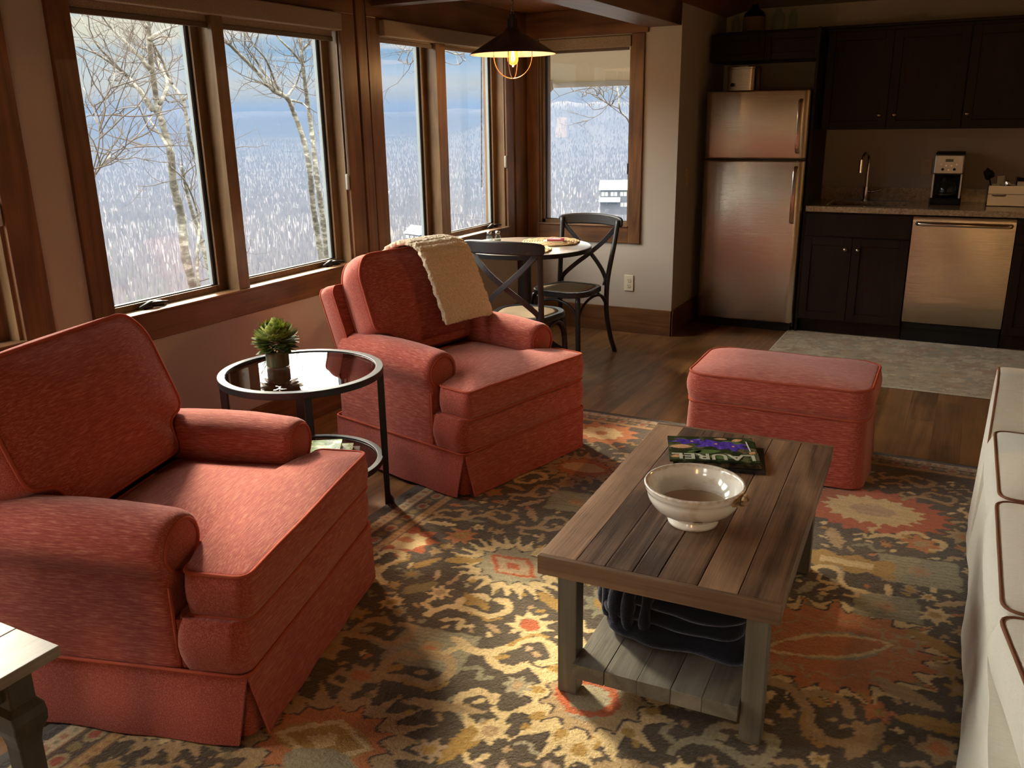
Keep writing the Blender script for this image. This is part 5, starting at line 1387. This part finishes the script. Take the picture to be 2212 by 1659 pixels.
# jars and jug on the wall cabinets
t = thing('jug', 'large glass jug with a wrapped label on top of the cabinets', 'jug', (-1.60, 6.90, 2.1085) if False else (-1.60, 6.90, 2.109))
DG = glass('dark bottle glass', (.30, .26, .16), 1.5)
bm = NB(); lathe(bm, [(0, .002), (.070, 0), (.078, .008), (.079, .11), (.070, .135), (.030, .165), (.022, .18), (.022, .205), (.026, .21)], 32); obj('body', bm, DG, t, smooth=True)
bm = NB(); lathe(bm, [(.0795, .010), (.0800, .012), (.0800, .105), (.0795, .107)], 32); obj('wrap', bm, mat('burlap wrap', (.20, .13, .06), .9), t, smooth=True)
for (x, r_, h_, lab) in ((-1.735, .030, .12, 'small clear glass bottle left of the wrapped jug on the cabinets'), (-1.43, .045, .155, 'clear glass jar right of the wrapped jug on the cabinets'), (-1.325, .030, .145, 'narrow clear glass bottle, rightmost on the cabinets')):
    o = NB(); lathe(o, [(0, .001), (r_*.95, 0), (r_, .006), (r_, h_*.72), (r_*.55, h_*.86), (r_*.55, h_), (r_*.62, h_+.004)], 24)
    q = obj('glass_bottle', o, CLEARG, None, smooth=True); q.location = (x, 6.91, 2.109); tag(q, lab, 'bottle', 'glass bottles on the wall cabinets')

# ---------------------------------------------------------------- outlets and switch
def outlet(loc, rz, label, kind='outlet', w_=.072, h_=.118, mm=PLASTW):
    t = thing('wall_outlet' if kind == 'outlet' else 'light_switch', label, kind, loc, rz)
    bm = NB(); box(bm, -w_/2, w_/2, -.006, 0, -h_/2, h_/2); obj('plate', bm, mm, t, bevel=.003)
    if kind == 'outlet':
        for s in (-1, 1):
            bm = NB(); M = Matrix.Translation((0, -.006, s*.020)) @ Matrix.Rotation(PI/2, 4, 'X'); prism(bm, round_poly([(-.016, -.014), (.016, -.014), (.016, .014), (-.016, .014)], .010), 0, .003, M=M); q = obj('socket', bm, mm, t)
            bm = NB(); box(bm, -.0065, -.004, -.0096, -.0088, s*.020-.001, s*.020+.008); box(bm, .004, .0065, -.0096, -.0088, s*.020-.001, s*.020+.007); box(bm, -.002, .002, -.0096, -.0088, s*.020-.010, s*.020-.006); obj('slots', bm, mat('slot dark', (.06, .05, .04), .6), q)
    else:
        obj('toggle', bx(-.006, .006, -.016, -.005, -.010, .012), mm, t, bevel=.002)
outlet((-2.175, 5.949, .368), 0, 'ivory wall outlet low on the wall right of the dining chairs')
outlet((-.345, 7.069, 1.155), 0, 'plain switch plate on the kitchen wall left of the coffee maker', 'switch', .075, .115, mat('tan plate', (.45, .36, .27), .5))
outlet((-1.8475, 6.20, 1.115), PI/2, 'ivory light switch on the side wall left of the refrigerator', 'switch', .075, .125, mat('yellowed plate', (.50, .38, .20), .5))

# ---------------------------------------------------------------- roller shades, chains
SHADE = mat('woven shade fabric', rough=.9, spec=.1); n, b = nt(SHADE); v = objvec(n)
n.link(n.ramp(n.noise(n.mapping(v, (300, 300, 300)), 1, 2, .6), [(.35, (.20, .155, .11)), (.65, (.34, .275, .20))]), b.inputs['Base Color']); b.inputs['Transmission Weight'].default_value = 0
def shade_left(y0, y1, drop, label, chain_y, cz):
    t = thing('roller_shade', label, 'window shade', (-2.985, (y0+y1)/2, ZT))
    off = Vector(t.location)
    def A(name, bm, mm, **k):
        for v_ in bm.verts: v_.co -= off
        return obj(name, bm, mm, t, **k)
    A('fascia', bx(-3.05, -2.975, y0+.012, y1-.012, 1.975, ZT), SHADE, bevel=.006)
    A('fabric', bx(-3.035, -3.033, y0+.016, y1-.03, drop+.018, 1.975), SHADE)
    A('hem_bar', bx(-3.041, -3.027, y0+.016, y1-.03, drop, drop+.022), mat('hem bar', (.10, .07, .05), .6), bevel=.003)
    bm = NB(); cyl(bm, (-3.03, y1-.016, 1.99), .020, .006, 16, axis='Y'); A('bracket', bm, GREYP)
    bm = NB()
    for dx in (-.006, .006): tube(bm, [(-3.010+dx, chain_y+dx*.6, 1.99), (-3.010+dx, chain_y+dx*.6, cz)], .0022, 6)
    A('bead_chain', bm, mat('grey bead chain', (.28, .25, .22), .4))
    bm = NB(); box(bm, -3.018, -3.000, chain_y-.010, chain_y+.010, cz-.04, cz+.045); A('chain_tensioner', bm, GREYP, bevel=.008, seg=3, smooth=True, label='grey chain tensioner')
shade_left(*W1, 1.925, 'brown roller shade rolled up over the big double window beside the armchairs', 3.815, 1.215)
shade_left(*W2, 1.945, 'brown roller shade over the double window behind the dining table', 5.625, 1.235)
shade_left(*W0, 1.93, 'brown roller shade over the window at the far left edge', 1.87, 1.235)
t = thing('roller_shade', 'brown roller shade over the single end window', 'window shade', ((N3[0]+N3[1])/2, 5.94, ZT)); off = Vector(t.location)
for nm, bm, mm in (('fascia', bx(N3[0]+.012, N3[1]-.004, 5.925, 6.0, 1.988, ZT), SHADE), ('hem_bar', bx(N3[0]+.016, N3[1]-.03, 5.965, 5.98, 1.968, 1.990), mat('hem bar dark', (.10, .07, .05), .6))):
    for v_ in bm.verts: v_.co -= off
    obj(nm, bm, mm, t, bevel=.004)
bm = NB()
for dx in (-.005, .005): tube(bm, [(N3[1]-.012+dx, 5.960, 1.99), (N3[1]-.012+dx, 5.960, 1.20)], .002, 6)
for v_ in bm.verts: v_.co -= off
obj('bead_chain', bm, mat('dark bead chain', (.06, .05, .045), .5), t)
bm = bx(N3[1]-.022, N3[1]-.004, 5.950, 5.970, 1.14, 1.22)
for v_ in bm.verts: v_.co -= off
obj('chain_tensioner', bm, BLACKP, t, bevel=.006)

# ---------------------------------------------------------------- end table by the near armchair
EZ = .575
cnr = pl(130, 1395, 2, EZ+.012)
t = thing('end_table', 'pale-topped wooden end table with a scalloped dark leg in the bottom left corner', 'end table', (cnr.x-.26, cnr.y-.27, .0145), 0)
ETOP = wood('whitewashed plank', (.15, .125, .105), (.36, .31, .28), 'Y', 1.2, .50, 0, .6, attr='plank', bumpk=.5)
ETL = wood('dark driftwood', (.030, .026, .022), (.085, .072, .058), 'Z', 1.2, .5, .2)
obj('tabletop', planks(-.26, .26, -.27, .27, EZ-.024, EZ, [1, 1, 1, 1], 3, .001), ETOP, t, bevel=.002)
for x in (-1, 1):
    for y in (-1, 1):
        bm = NB(); cx, cy = x*.195, y*.205
        rr = [(.022, 0), (.023, .38), (.026, .40), (.038, .425), (.041, .445), (.036, .462), (.026, .475), (.026, EZ-.025)]
        rings = [[bm.verts.new((cx+sx*r_, cy+sy*min(r_, .034), z_)) for sx, sy in ((-1, -1), (1, -1), (1, 1), (-1, 1))] for r_, z_ in rr]
        for a, b_ in zip(rings, rings[1:]):
            for i in range(4): bm.faces.new((a[i], a[(i+1) % 4], b_[(i+1) % 4], b_[i]))
        bm.faces.new(rings[0]); bm.faces.new(rings[-1]); obj('leg', bm, ETL, t, bevel=.004)
obj('shelf', planks(-.218, .218, -.230, .230, .150, .172, [1, 1, 1], 9, .001), ETOP, t, bevel=.002)
bm = NB()
for y in (-1, 1): box(bm, -.169, .169, y*.205-.010, y*.205+.010, EZ-.085, EZ-.025)
for x in (-1, 1): box(bm, x*.195-.010, x*.195+.010, -.179, .179, EZ-.085, EZ-.025)
bmesh.ops.remove_doubles(bm, verts=bm.verts, dist=.0001)
obj('apron', bm, ETL, t)

# ---------------------------------------------------------------- lamps of the room outside the frame
t = thing('floor_lamp', 'warm floor lamp with a drum shade standing behind the viewer', 'floor lamp', (.28, -2.35, 0))
bm = NB(); lathe(bm, [(0, 0), (.14, 0), (.14, .02), (.02, .03), (.012, .05), (.012, 1.25), (0, 1.25)], 24); obj('base', bm, BLACKM, t, smooth=True, auto=40)
sm = bpy.data.materials.new('lit lamp shade'); sm.use_nodes = True; n = NT(sm.node_tree); b = sm.node_tree.nodes['Principled BSDF']; b.inputs['Base Color'].default_value = (.7, .6, .45, 1); b.inputs['Emission Color'].default_value = (1, .52, .17, 1); b.inputs['Emission Strength'].default_value = 14
bm = NB(); lathe(bm, [(.13, 1.22), (.16, 1.22), (.125, 1.56), (.12, 1.56), (.13, 1.22)], 40); obj('lamp_shade', bm, sm, t, smooth=True)
t = thing('ceiling_light', 'recessed warm ceiling light over the kitchen', 'ceiling light', (1.25, 6.55, 3.02))
bm = NB(); ring_flat(bm, .09, .07, 0, .02, 32); obj('trim_ring', bm, PLASTW, t, smooth=True, auto=30)
em_ = bpy.data.materials.new('warm diffuser'); em_.use_nodes = True; b = em_.node_tree.nodes['Principled BSDF']; b.inputs['Emission Color'].default_value = (1, .58, .22, 1); b.inputs['Emission Strength'].default_value = 30
bm = NB(); cyl(bm, (0, 0, .004), .069, .006, 32); obj('diffuser', bm, em_, t)
cl_ = bpy.data.lights.new('kitchen_light', 'AREA'); cl_.shape = 'DISK'; cl_.size = .13; cl_.energy = 26; cl_.color = (1, .55, .20)
co_ = bpy.data.objects.new('kitchen_light', cl_); COL.objects.link(co_); co_.parent = t; co_.location = (0, 0, -.004)

# ---------------------------------------------------------------- outside: roof eave, trees, forest, hills
EAVE = mat('beige soffit', (.22, .19, .12), .8)
def eave():
    t = thing('roof_eave', kind='structure', loc=(0, 0, 0))
    bm = NB(); x0, x1, y0, y1 = -4.05, 1.2, 6.2, 8.6
    def zz(y): return 2.52-.265*(y-6.2)
    vs = [bm.verts.new(p) for p in ((x0, y0, zz(y0)), (x1, y0, zz(y0)), (x1, y1, zz(y1)), (x0, y1, zz(y1)), (x0, y0, zz(y0)+.14), (x1, y0, zz(y0)+.14), (x1, y1, zz(y1)+.14), (x0, y1, zz(y1)+.14))]
    for f in ((0, 3, 2, 1), (4, 5, 6, 7), (0, 1, 5, 4), (1, 2, 6, 5), (2, 3, 7, 6), (3, 0, 4, 7)): bm.faces.new([vs[i] for i in f])
    obj('soffit', bm, EAVE, t); z1 = zz(y1)
    obj('fascia', bx(x0-.02, x1, y1, y1+.04, z1-.05, z1+.16), mat('grey fascia', (.22, .20, .18), .7), t)
    bm = NB(); tube(bm, [(x0+.02, y1-.05, z1-.02), (x0+.02, y1-.35, z1-.16), (x0+.06, y1-.75, z1-.42), (x0+.10, 7.3, z1-.85)], [1, 1, 1.2, 1], flat=(.05, .09)); obj('bracket', bm, mat('eave bracket', (.26, .22, .17), .8), t)
    return t
eave()
BARK = mat('birch bark', rough=.9); n, b = nt(BARK); v = objvec(n)
bk_ = n.noise(n.mapping(v, (6, 6, 14)), 1.0, 4, .7)
n.link(n.ramp(bk_, [(.38, (.022, .020, .016)), (.50, (.050, .048, .038)), (.62, (.125, .12, .105))]), b.inputs['Base Color'])
TWIG = mat('twig bark', (.036, .028, .023), .9)
def tree(label, trunks, branches, X, seed, twigs=40, rt=.075, group='bare trees outside the windows'):
    """trunks/branches: pixel polylines on a vertical sheet at x=X, given depth by a wiggle"""
    r = random.Random(seed); t = None
    def W_(pts, wob):
        out = []
        for i, (px, py) in enumerate(pts):
            out.append(pl(px, py, 0, X + wob*math.sin(i*1.7+seed)))
        return out
    base = W_(trunks[0], .0)[0]; base_z = base.z-3.0
    t = thing('bare_tree', label, 'tree', (base.x, base.y, base_z), 0, group); off = Vector(t.location)
    tips = []
    bm = NB()
    for k, pts in enumerate(trunks):
        P_ = smoothpath(W_(pts, .15), 6)
        P_ = [P_[0]+Vector((0, -.15, -3.0))] + P_ if k == 0 else P_
        n_ = len(P_); tube(bm, [p-off for p in P_], [max(.012, rt*(1-.62*i/n_)*(1+.10*math.sin(i*2.1)))*(1 if k == 0 else .8) for i in range(n_)], 9)
        tips += [(P_[i], (P_[i]-P_[i-1]).normalized()) for i in range(n_//2, n_)]
    obj('trunk', bm, BARK, t, smooth=True)
    bm = NB()
    for pts in branches:
        P_ = smoothpath(W_(pts, .35), 5); n_ = len(P_); tube(bm, [p-off for p in P_], [max(.006, rt*.42*(1-.75*i/n_)) for i in range(n_)], 6)
        tips += [(P_[i], (P_[i]-P_[i-1]).normalized()) for i in range(2, n_)]
    obj('branches', bm, BARK if seed % 2 else TWIG, t, smooth=True)
    bm = NB()
    def grow(p, d, L, rad, dep):
        n_ = 5; pts = [p]; dd = d.copy()
        for i in range(n_):
            dd = (dd + Vector((r.gauss(0, .22), r.gauss(0, .22), r.gauss(.05, .18)))).normalized(); pts.append(pts[-1]+dd*L/n_)
        tube(bm, [q-off for q in pts], [rad*(1-.6*i/n_) for i in range(n_+1)], 4)
        if dep:
            for _ in range(r.randint(2, 3)):
                i = r.randint(2, n_); d2 = (dd+Vector((r.gauss(0, .7), r.gauss(0, .7), r.gauss(.25, .5)))).normalized(); grow(pts[i], d2, L*.6, rad*.55, dep-1)
    for _ in range(twigs):
        p, d = r.choice(tips); d2 = (d+Vector((r.gauss(0, .6), r.gauss(0, .8), r.gauss(.15, .5)))).normalized(); grow(p, d2, r.uniform(.4, .9), .008, 2)
    obj('twigs', bm, TWIG, t); return t
tree('bare tree with lichen-spotted trunk and spreading crown behind the left pane of the big window',
     [[(432, 660), (402, 560), (392, 470), (375, 400), (368, 330), (350, 265), (338, 215), (325, 120), (318, 40), (300, -40)]],
     [[(350, 262), (318, 215), (290, 180), (240, 130), (205, 90), (165, 20)], [(330, 240), (300, 195), (270, 160), (215, 120), (165, 100)], [(345, 225), (362, 180), (340, 130), (330, 90)],
      [(322, 85), (355, 65), (398, 50)], [(318, 60), (290, 20), (270, -10)], [(368, 330), (352, 300), (320, 255)], [(325, 150), (290, 110), (240, 60), (210, 20)], [(432, 640), (425, 560), (430, 480), (405, 400), (370, 360)]], -9.0, 1, 36, .062)
tree('second slimmer bare tree with pale bark close to the sash of the left pane',
     [[(470, 640), (440, 540), (410, 440), (392, 360)], [(505, 640), (470, 480), (440, 380), (412, 310), (396, 220), (370, 180), (350, 130), (322, 80)]],
     [[(396, 216), (415, 200), (432, 190)], [(372, 180), (345, 150), (322, 110)], [(430, 360), (445, 300), (440, 250)]], -10.2, 2, 26, .045)
tree('bare tree with pale flaking trunk behind the right pane of the big window',
     [[(700, 600), (690, 530), (676, 440), (668, 360), (655, 300), (635, 245), (620, 212), (590, 195), (560, 160), (520, 120), (490, 90)]],
     [[(620, 212), (600, 190), (575, 130), (545, 95), (530, 70)], [(618, 212), (640, 180), (650, 150)], [(620, 215), (650, 222), (668, 235)], [(600, 200), (560, 140), (530, 95)]], -9.0, 3, 40, .052)
tree('straight bare tree trunk along the right jamb of the big window',
     [[(712, 600), (698, 480), (684, 380), (674, 290), (664, 220), (655, 150), (648, 80), (640, 0)]],
     [[(655, 140), (630, 110), (600, 80), (585, 50)], [(652, 110), (680, 80), (700, 60)]], -10.4, 5, 26, .058)
tree('leafless young tree seen low through the left edge of the big window',
     [[(150, 480), (185, 420), (210, 370), (240, 335)]],
     [[(210, 370), (230, 330), (280, 320), (330, 310)], [(190, 410), (215, 300), (200, 230), (180, 190)], [(215, 290), (250, 240), (300, 230)], [(240, 335), (290, 300), (330, 250)], [(200, 250), (240, 190), (250, 150)]], -8.0, 6, 34, .016)
tree('thin bare branches seen at the right side of the end window',
     [[(1385, 330), (1358, 262), (1340, 240), (1336, 205), (1330, 175)]],
     [[(1340, 245), (1315, 225), (1297, 200), (1285, 175)], [(1336, 215), (1352, 190), (1362, 175)], [(1300, 205), (1280, 190), (1268, 180)], [(1320, 230), (1300, 215), (1288, 205)]], -5.2, 4, 30, .016)
tree('thin bare branches crossing the sky of the window behind the dining table',
     [[(1040, 60), (1000, 115), (960, 110), (930, 112)]],
     [[(930, 112), (905, 115), (885, 138), (860, 130)], [(915, 113), (885, 108), (860, 112)], [(985, 112), (1000, 130), (985, 140), (962, 135)]], -9.0, 8, 16, .012)

# hillside: polar grid round the house, valley floor far below, ridges on the horizon
def hz(az, rr, v3):
    """ground height (world z) for azimuth in degrees and distance"""
    eye = CAM_Z
    if rr < 260: base_ = -3.2 - .33*(rr-6)
    elif rr < 900: base_ = -87 - 38*((rr-260)/640)**.8
    else: base_ = -125
    base_ += 10*noise.noise(v3*.0016+Vector((3, 1, 0)))*min(1, rr/400) + 3*noise.noise(v3*.012)*min(1, rr/200)
    # mid rise
    f = 1/(1+math.exp(-(rr-2600)/420)); base_ += 62*f*(1+.25*noise.noise(v3*.0007))
    # nearer wooded hill on the right
    wgt = 1/(1+math.exp(-(az+29)/1.2)); f = math.exp(-((rr-3600)/700)**2)
    base_ += wgt*f*(150+40*noise.noise(Vector((az*.06, 1.3, 0)))+9*noise.noise(Vector((az*.8, 5, 0))))
    f = math.exp(-((rr-6800)/900)**2); base_ += f*(110+110*noise.noise(Vector((az*.16, 0, 2)))+22*noise.noise(Vector((az*.6, 2, 1))))
    f = math.exp(-((rr-10800)/1300)**2); base_ += f*(190+300*abs(noise.noise(Vector((az*.13+.9, 7, 2))))+55*noise.noise(Vector((az*.5, 4, 3))))
    return base_
def hills():
    NA, NR = 330, 150; a0, a1 = -100, 5
    co = []; 
    for j in range(NR):
        rr = 6*(13500/6)**(j/(NR-1))
        for i in range(NA):
            az = a0+(a1-a0)*i/(NA-1); a = math.radians(az); p = Vector((rr*math.sin(a), rr*math.cos(a), 0)); co.append((p.x, p.y, hz(az, rr, p)))
    faces = [(j*NA+i, j*NA+i+1, (j+1)*NA+i+1, (j+1)*NA+i) for j in range(NR-1) for i in range(NA-1)]
    me = bpy.data.meshes.new('hills'); me.from_pydata(co, [], faces); me.polygons.foreach_set('use_smooth', [True]*len(faces))
    mm = mat('winter forest floor', rough=1, spec=0); n, b = nt(mm); v = objvec(n)
    n1 = n.noise(v, .05, 5, .7); n2 = n.noise(v, .006, 3, .6)
    n.link(n.ramp(n.math('ADD', n.math('MULTIPLY', n1, .6), n.math('MULTIPLY', n2, .4)), [(.38, (.09, .083, .083)), (.52, (.135, .12, .12)), (.62, (.19, .168, .15))]), b.inputs['Base Color'])
    me.materials.append(mm); o = bpy.data.objects.new('hills', me); COL.objects.link(o); o['kind'] = 'structure'
hills()
def forest():
    N_ = 64000; r = np.random.default_rng(3)
    az = r.uniform(-62, -14, N_); rr = 250*(3800/250)**r.uniform(0, 1, N_)
    hh = r.uniform(7, 13, N_); wd = r.uniform(.25, .95, N_); val = r.uniform(0, 1, N_)
    V = []; Fc = []; A = []
    for i in range(N_):
        a = math.radians(az[i]); x, y = rr[i]*math.sin(a), rr[i]*math.cos(a); z_ = hz(az[i], rr[i], Vector((x, y, 0)))
        w_ = wd[i]*(1 if rr[i] < 1200 else 1.8); k = len(V); px, py = math.cos(a), -math.sin(a)
        V += [(x-px*w_*.3, y-py*w_*.3, z_-1), (x+px*w_*.3, y+py*w_*.3, z_-1), (x, y+w_*.5, z_-1), (x-px*w_, y-py*w_, z_+hh[i]*.6), (x+px*w_, y+py*w_, z_+hh[i]*.6), (x, y+w_, z_+hh[i]*.6), (x, y, z_+hh[i])]
        Fc += [(k, k+1, k+4, k+3), (k+1, k+2, k+5, k+4), (k+2, k, k+3, k+5), (k+3, k+4, k+6), (k+4, k+5, k+6), (k+5, k+3, k+6)]; A += [val[i]]*6
    me = bpy.data.meshes.new('forest'); me.from_pydata(V, [], Fc); at = me.attributes.new('plank', 'FLOAT', 'FACE'); at.data.foreach_set('value', A)
    mm = mat('bare winter trees', rough=1, spec=0); n, b = nt(mm); an = n.new('ShaderNodeAttribute', attribute_name='plank')
    n.link(n.ramp(an.outputs['Fac'], [(0, (.10, .09, .092)), (.4, (.14, .125, .127)), (.8, (.155, .138, .138)), (.93, (.17, .152, .145)), (1, (.11, .125, .08))]), b.inputs['Base Color'])
    me.materials.append(mm); o = bpy.data.objects.new('forest', me); COL.objects.link(o)
    tag(o, 'bare grey winter forest covering the valley slopes outside', 'forest', None, 'stuff')
forest()
def house(p, rz, label, sc=1):
    t = thing('house', label, 'house', p, rz); t.scale = (sc, sc, sc)
    WALLH = mat('grey blue siding', (.045, .05, .062), .8); ROOFH = mat('pale metal roof', (.20, .23, .27), .5); WN = mat('pale window trim', (.22, .23, .23), .5)
    obj('wall', bx(-6, 6, -4, 4, -6, 4.2), WALLH, t)
    bm = NB(); vs = [bm.verts.new(q) for q in ((-6.6, -4.8, 3.8), (6.6, -4.8, 3.8), (6.6, 0, 7.4), (-6.6, 0, 7.4), (-6.6, 4.8, 3.8), (6.6, 4.8, 3.8))]
    for f in ((0, 1, 2, 3), (3, 2, 5, 4), (0, 3, 4), (1, 5, 2), (0, 4, 5, 1)): bm.faces.new([vs[i] for i in f])
    obj('roof', bm, ROOFH, t)
    bm = NB(); vs = [bm.verts.new(q) for q in ((-6.4, -6.6, -.6), (2, -6.6, -.6), (2, -4, .9), (-6.4, -4, .9), (-6.4, -4, .7), (2, -4, .7), (-6.4, -6.6, -.8), (2, -6.6, -.8))]
    for f in ((0, 1, 2, 3), (6, 4, 5, 7), (0, 6, 7, 1), (0, 3, 4, 6), (1, 7, 5, 2)): bm.faces.new([vs[i] for i in f])
    obj('porch_roof', bm, ROOFH, t)
    for (x, z_) in ((-4.3, 2.2), (-.6, 2.2), (3.2, 2.2), (3.4, -2.0)):
        for dx in (-.7, .7): obj('window', bx(x+dx-.6, x+dx+.6, -4.08, -4, z_-.8, z_+.8), WN, t)
hp = pl(1330, 448, 1, 330); house((hp.x, hp.y, hp.z+3.4), math.radians(18), 'small two-storey house with a pale metal roof down the slope outside the end window', .98)
hp = pl(905, 490, 0, -190); house((hp.x, hp.y, hp.z-5.5), math.radians(-20), 'house roof showing low behind the left pane of the window by the dining table', .8)

# valley air: a real, thin homogeneous haze from the slope below the house outwards
bm = NB(); box(bm, -15000, 6000, 40, 15000, -600, 32)
hm = bpy.data.materials.new('valley air'); hm.use_nodes = True; n = NT(hm.node_tree); n.n.clear()
vs_ = n.new('ShaderNodeVolumeScatter'); vs_.inputs['Color'].default_value = (.060, .085, .135, 1); vs_.inputs['Density'].default_value = .00060
va_ = n.new('ShaderNodeVolumeAbsorption'); va_.inputs['Color'].default_value = (.060, .085, .135, 1); va_.inputs['Density'].default_value = .00060
ad = n.new('ShaderNodeAddShader'); n.link(vs_.outputs[0], ad.inputs[0]); n.link(va_.outputs[0], ad.inputs[1])
oo = n.new('ShaderNodeOutputMaterial'); n.link(ad.outputs[0], oo.inputs['Volume'])
o = obj('valley_air', bm, hm); tag(o, 'thin bluish haze filling the valley outside the windows', 'haze', None, 'stuff')

hm2 = hm.copy(); hm2.name = 'upper valley air'
for nd_ in hm2.node_tree.nodes:
    if 'Density' in nd_.inputs: nd_.inputs['Density'].default_value = .00014
    if nd_.type in ('VOLUME_SCATTER', 'VOLUME_ABSORPTION'): nd_.inputs['Color'].default_value = (.030, .072, .165, 1)
o = obj('mountain_air', bx(-15000, 6000, 2500, 15000, 33, 210), hm2); tag(o, 'thinner blue haze between the far ridges on the horizon', 'haze', None, 'stuff')
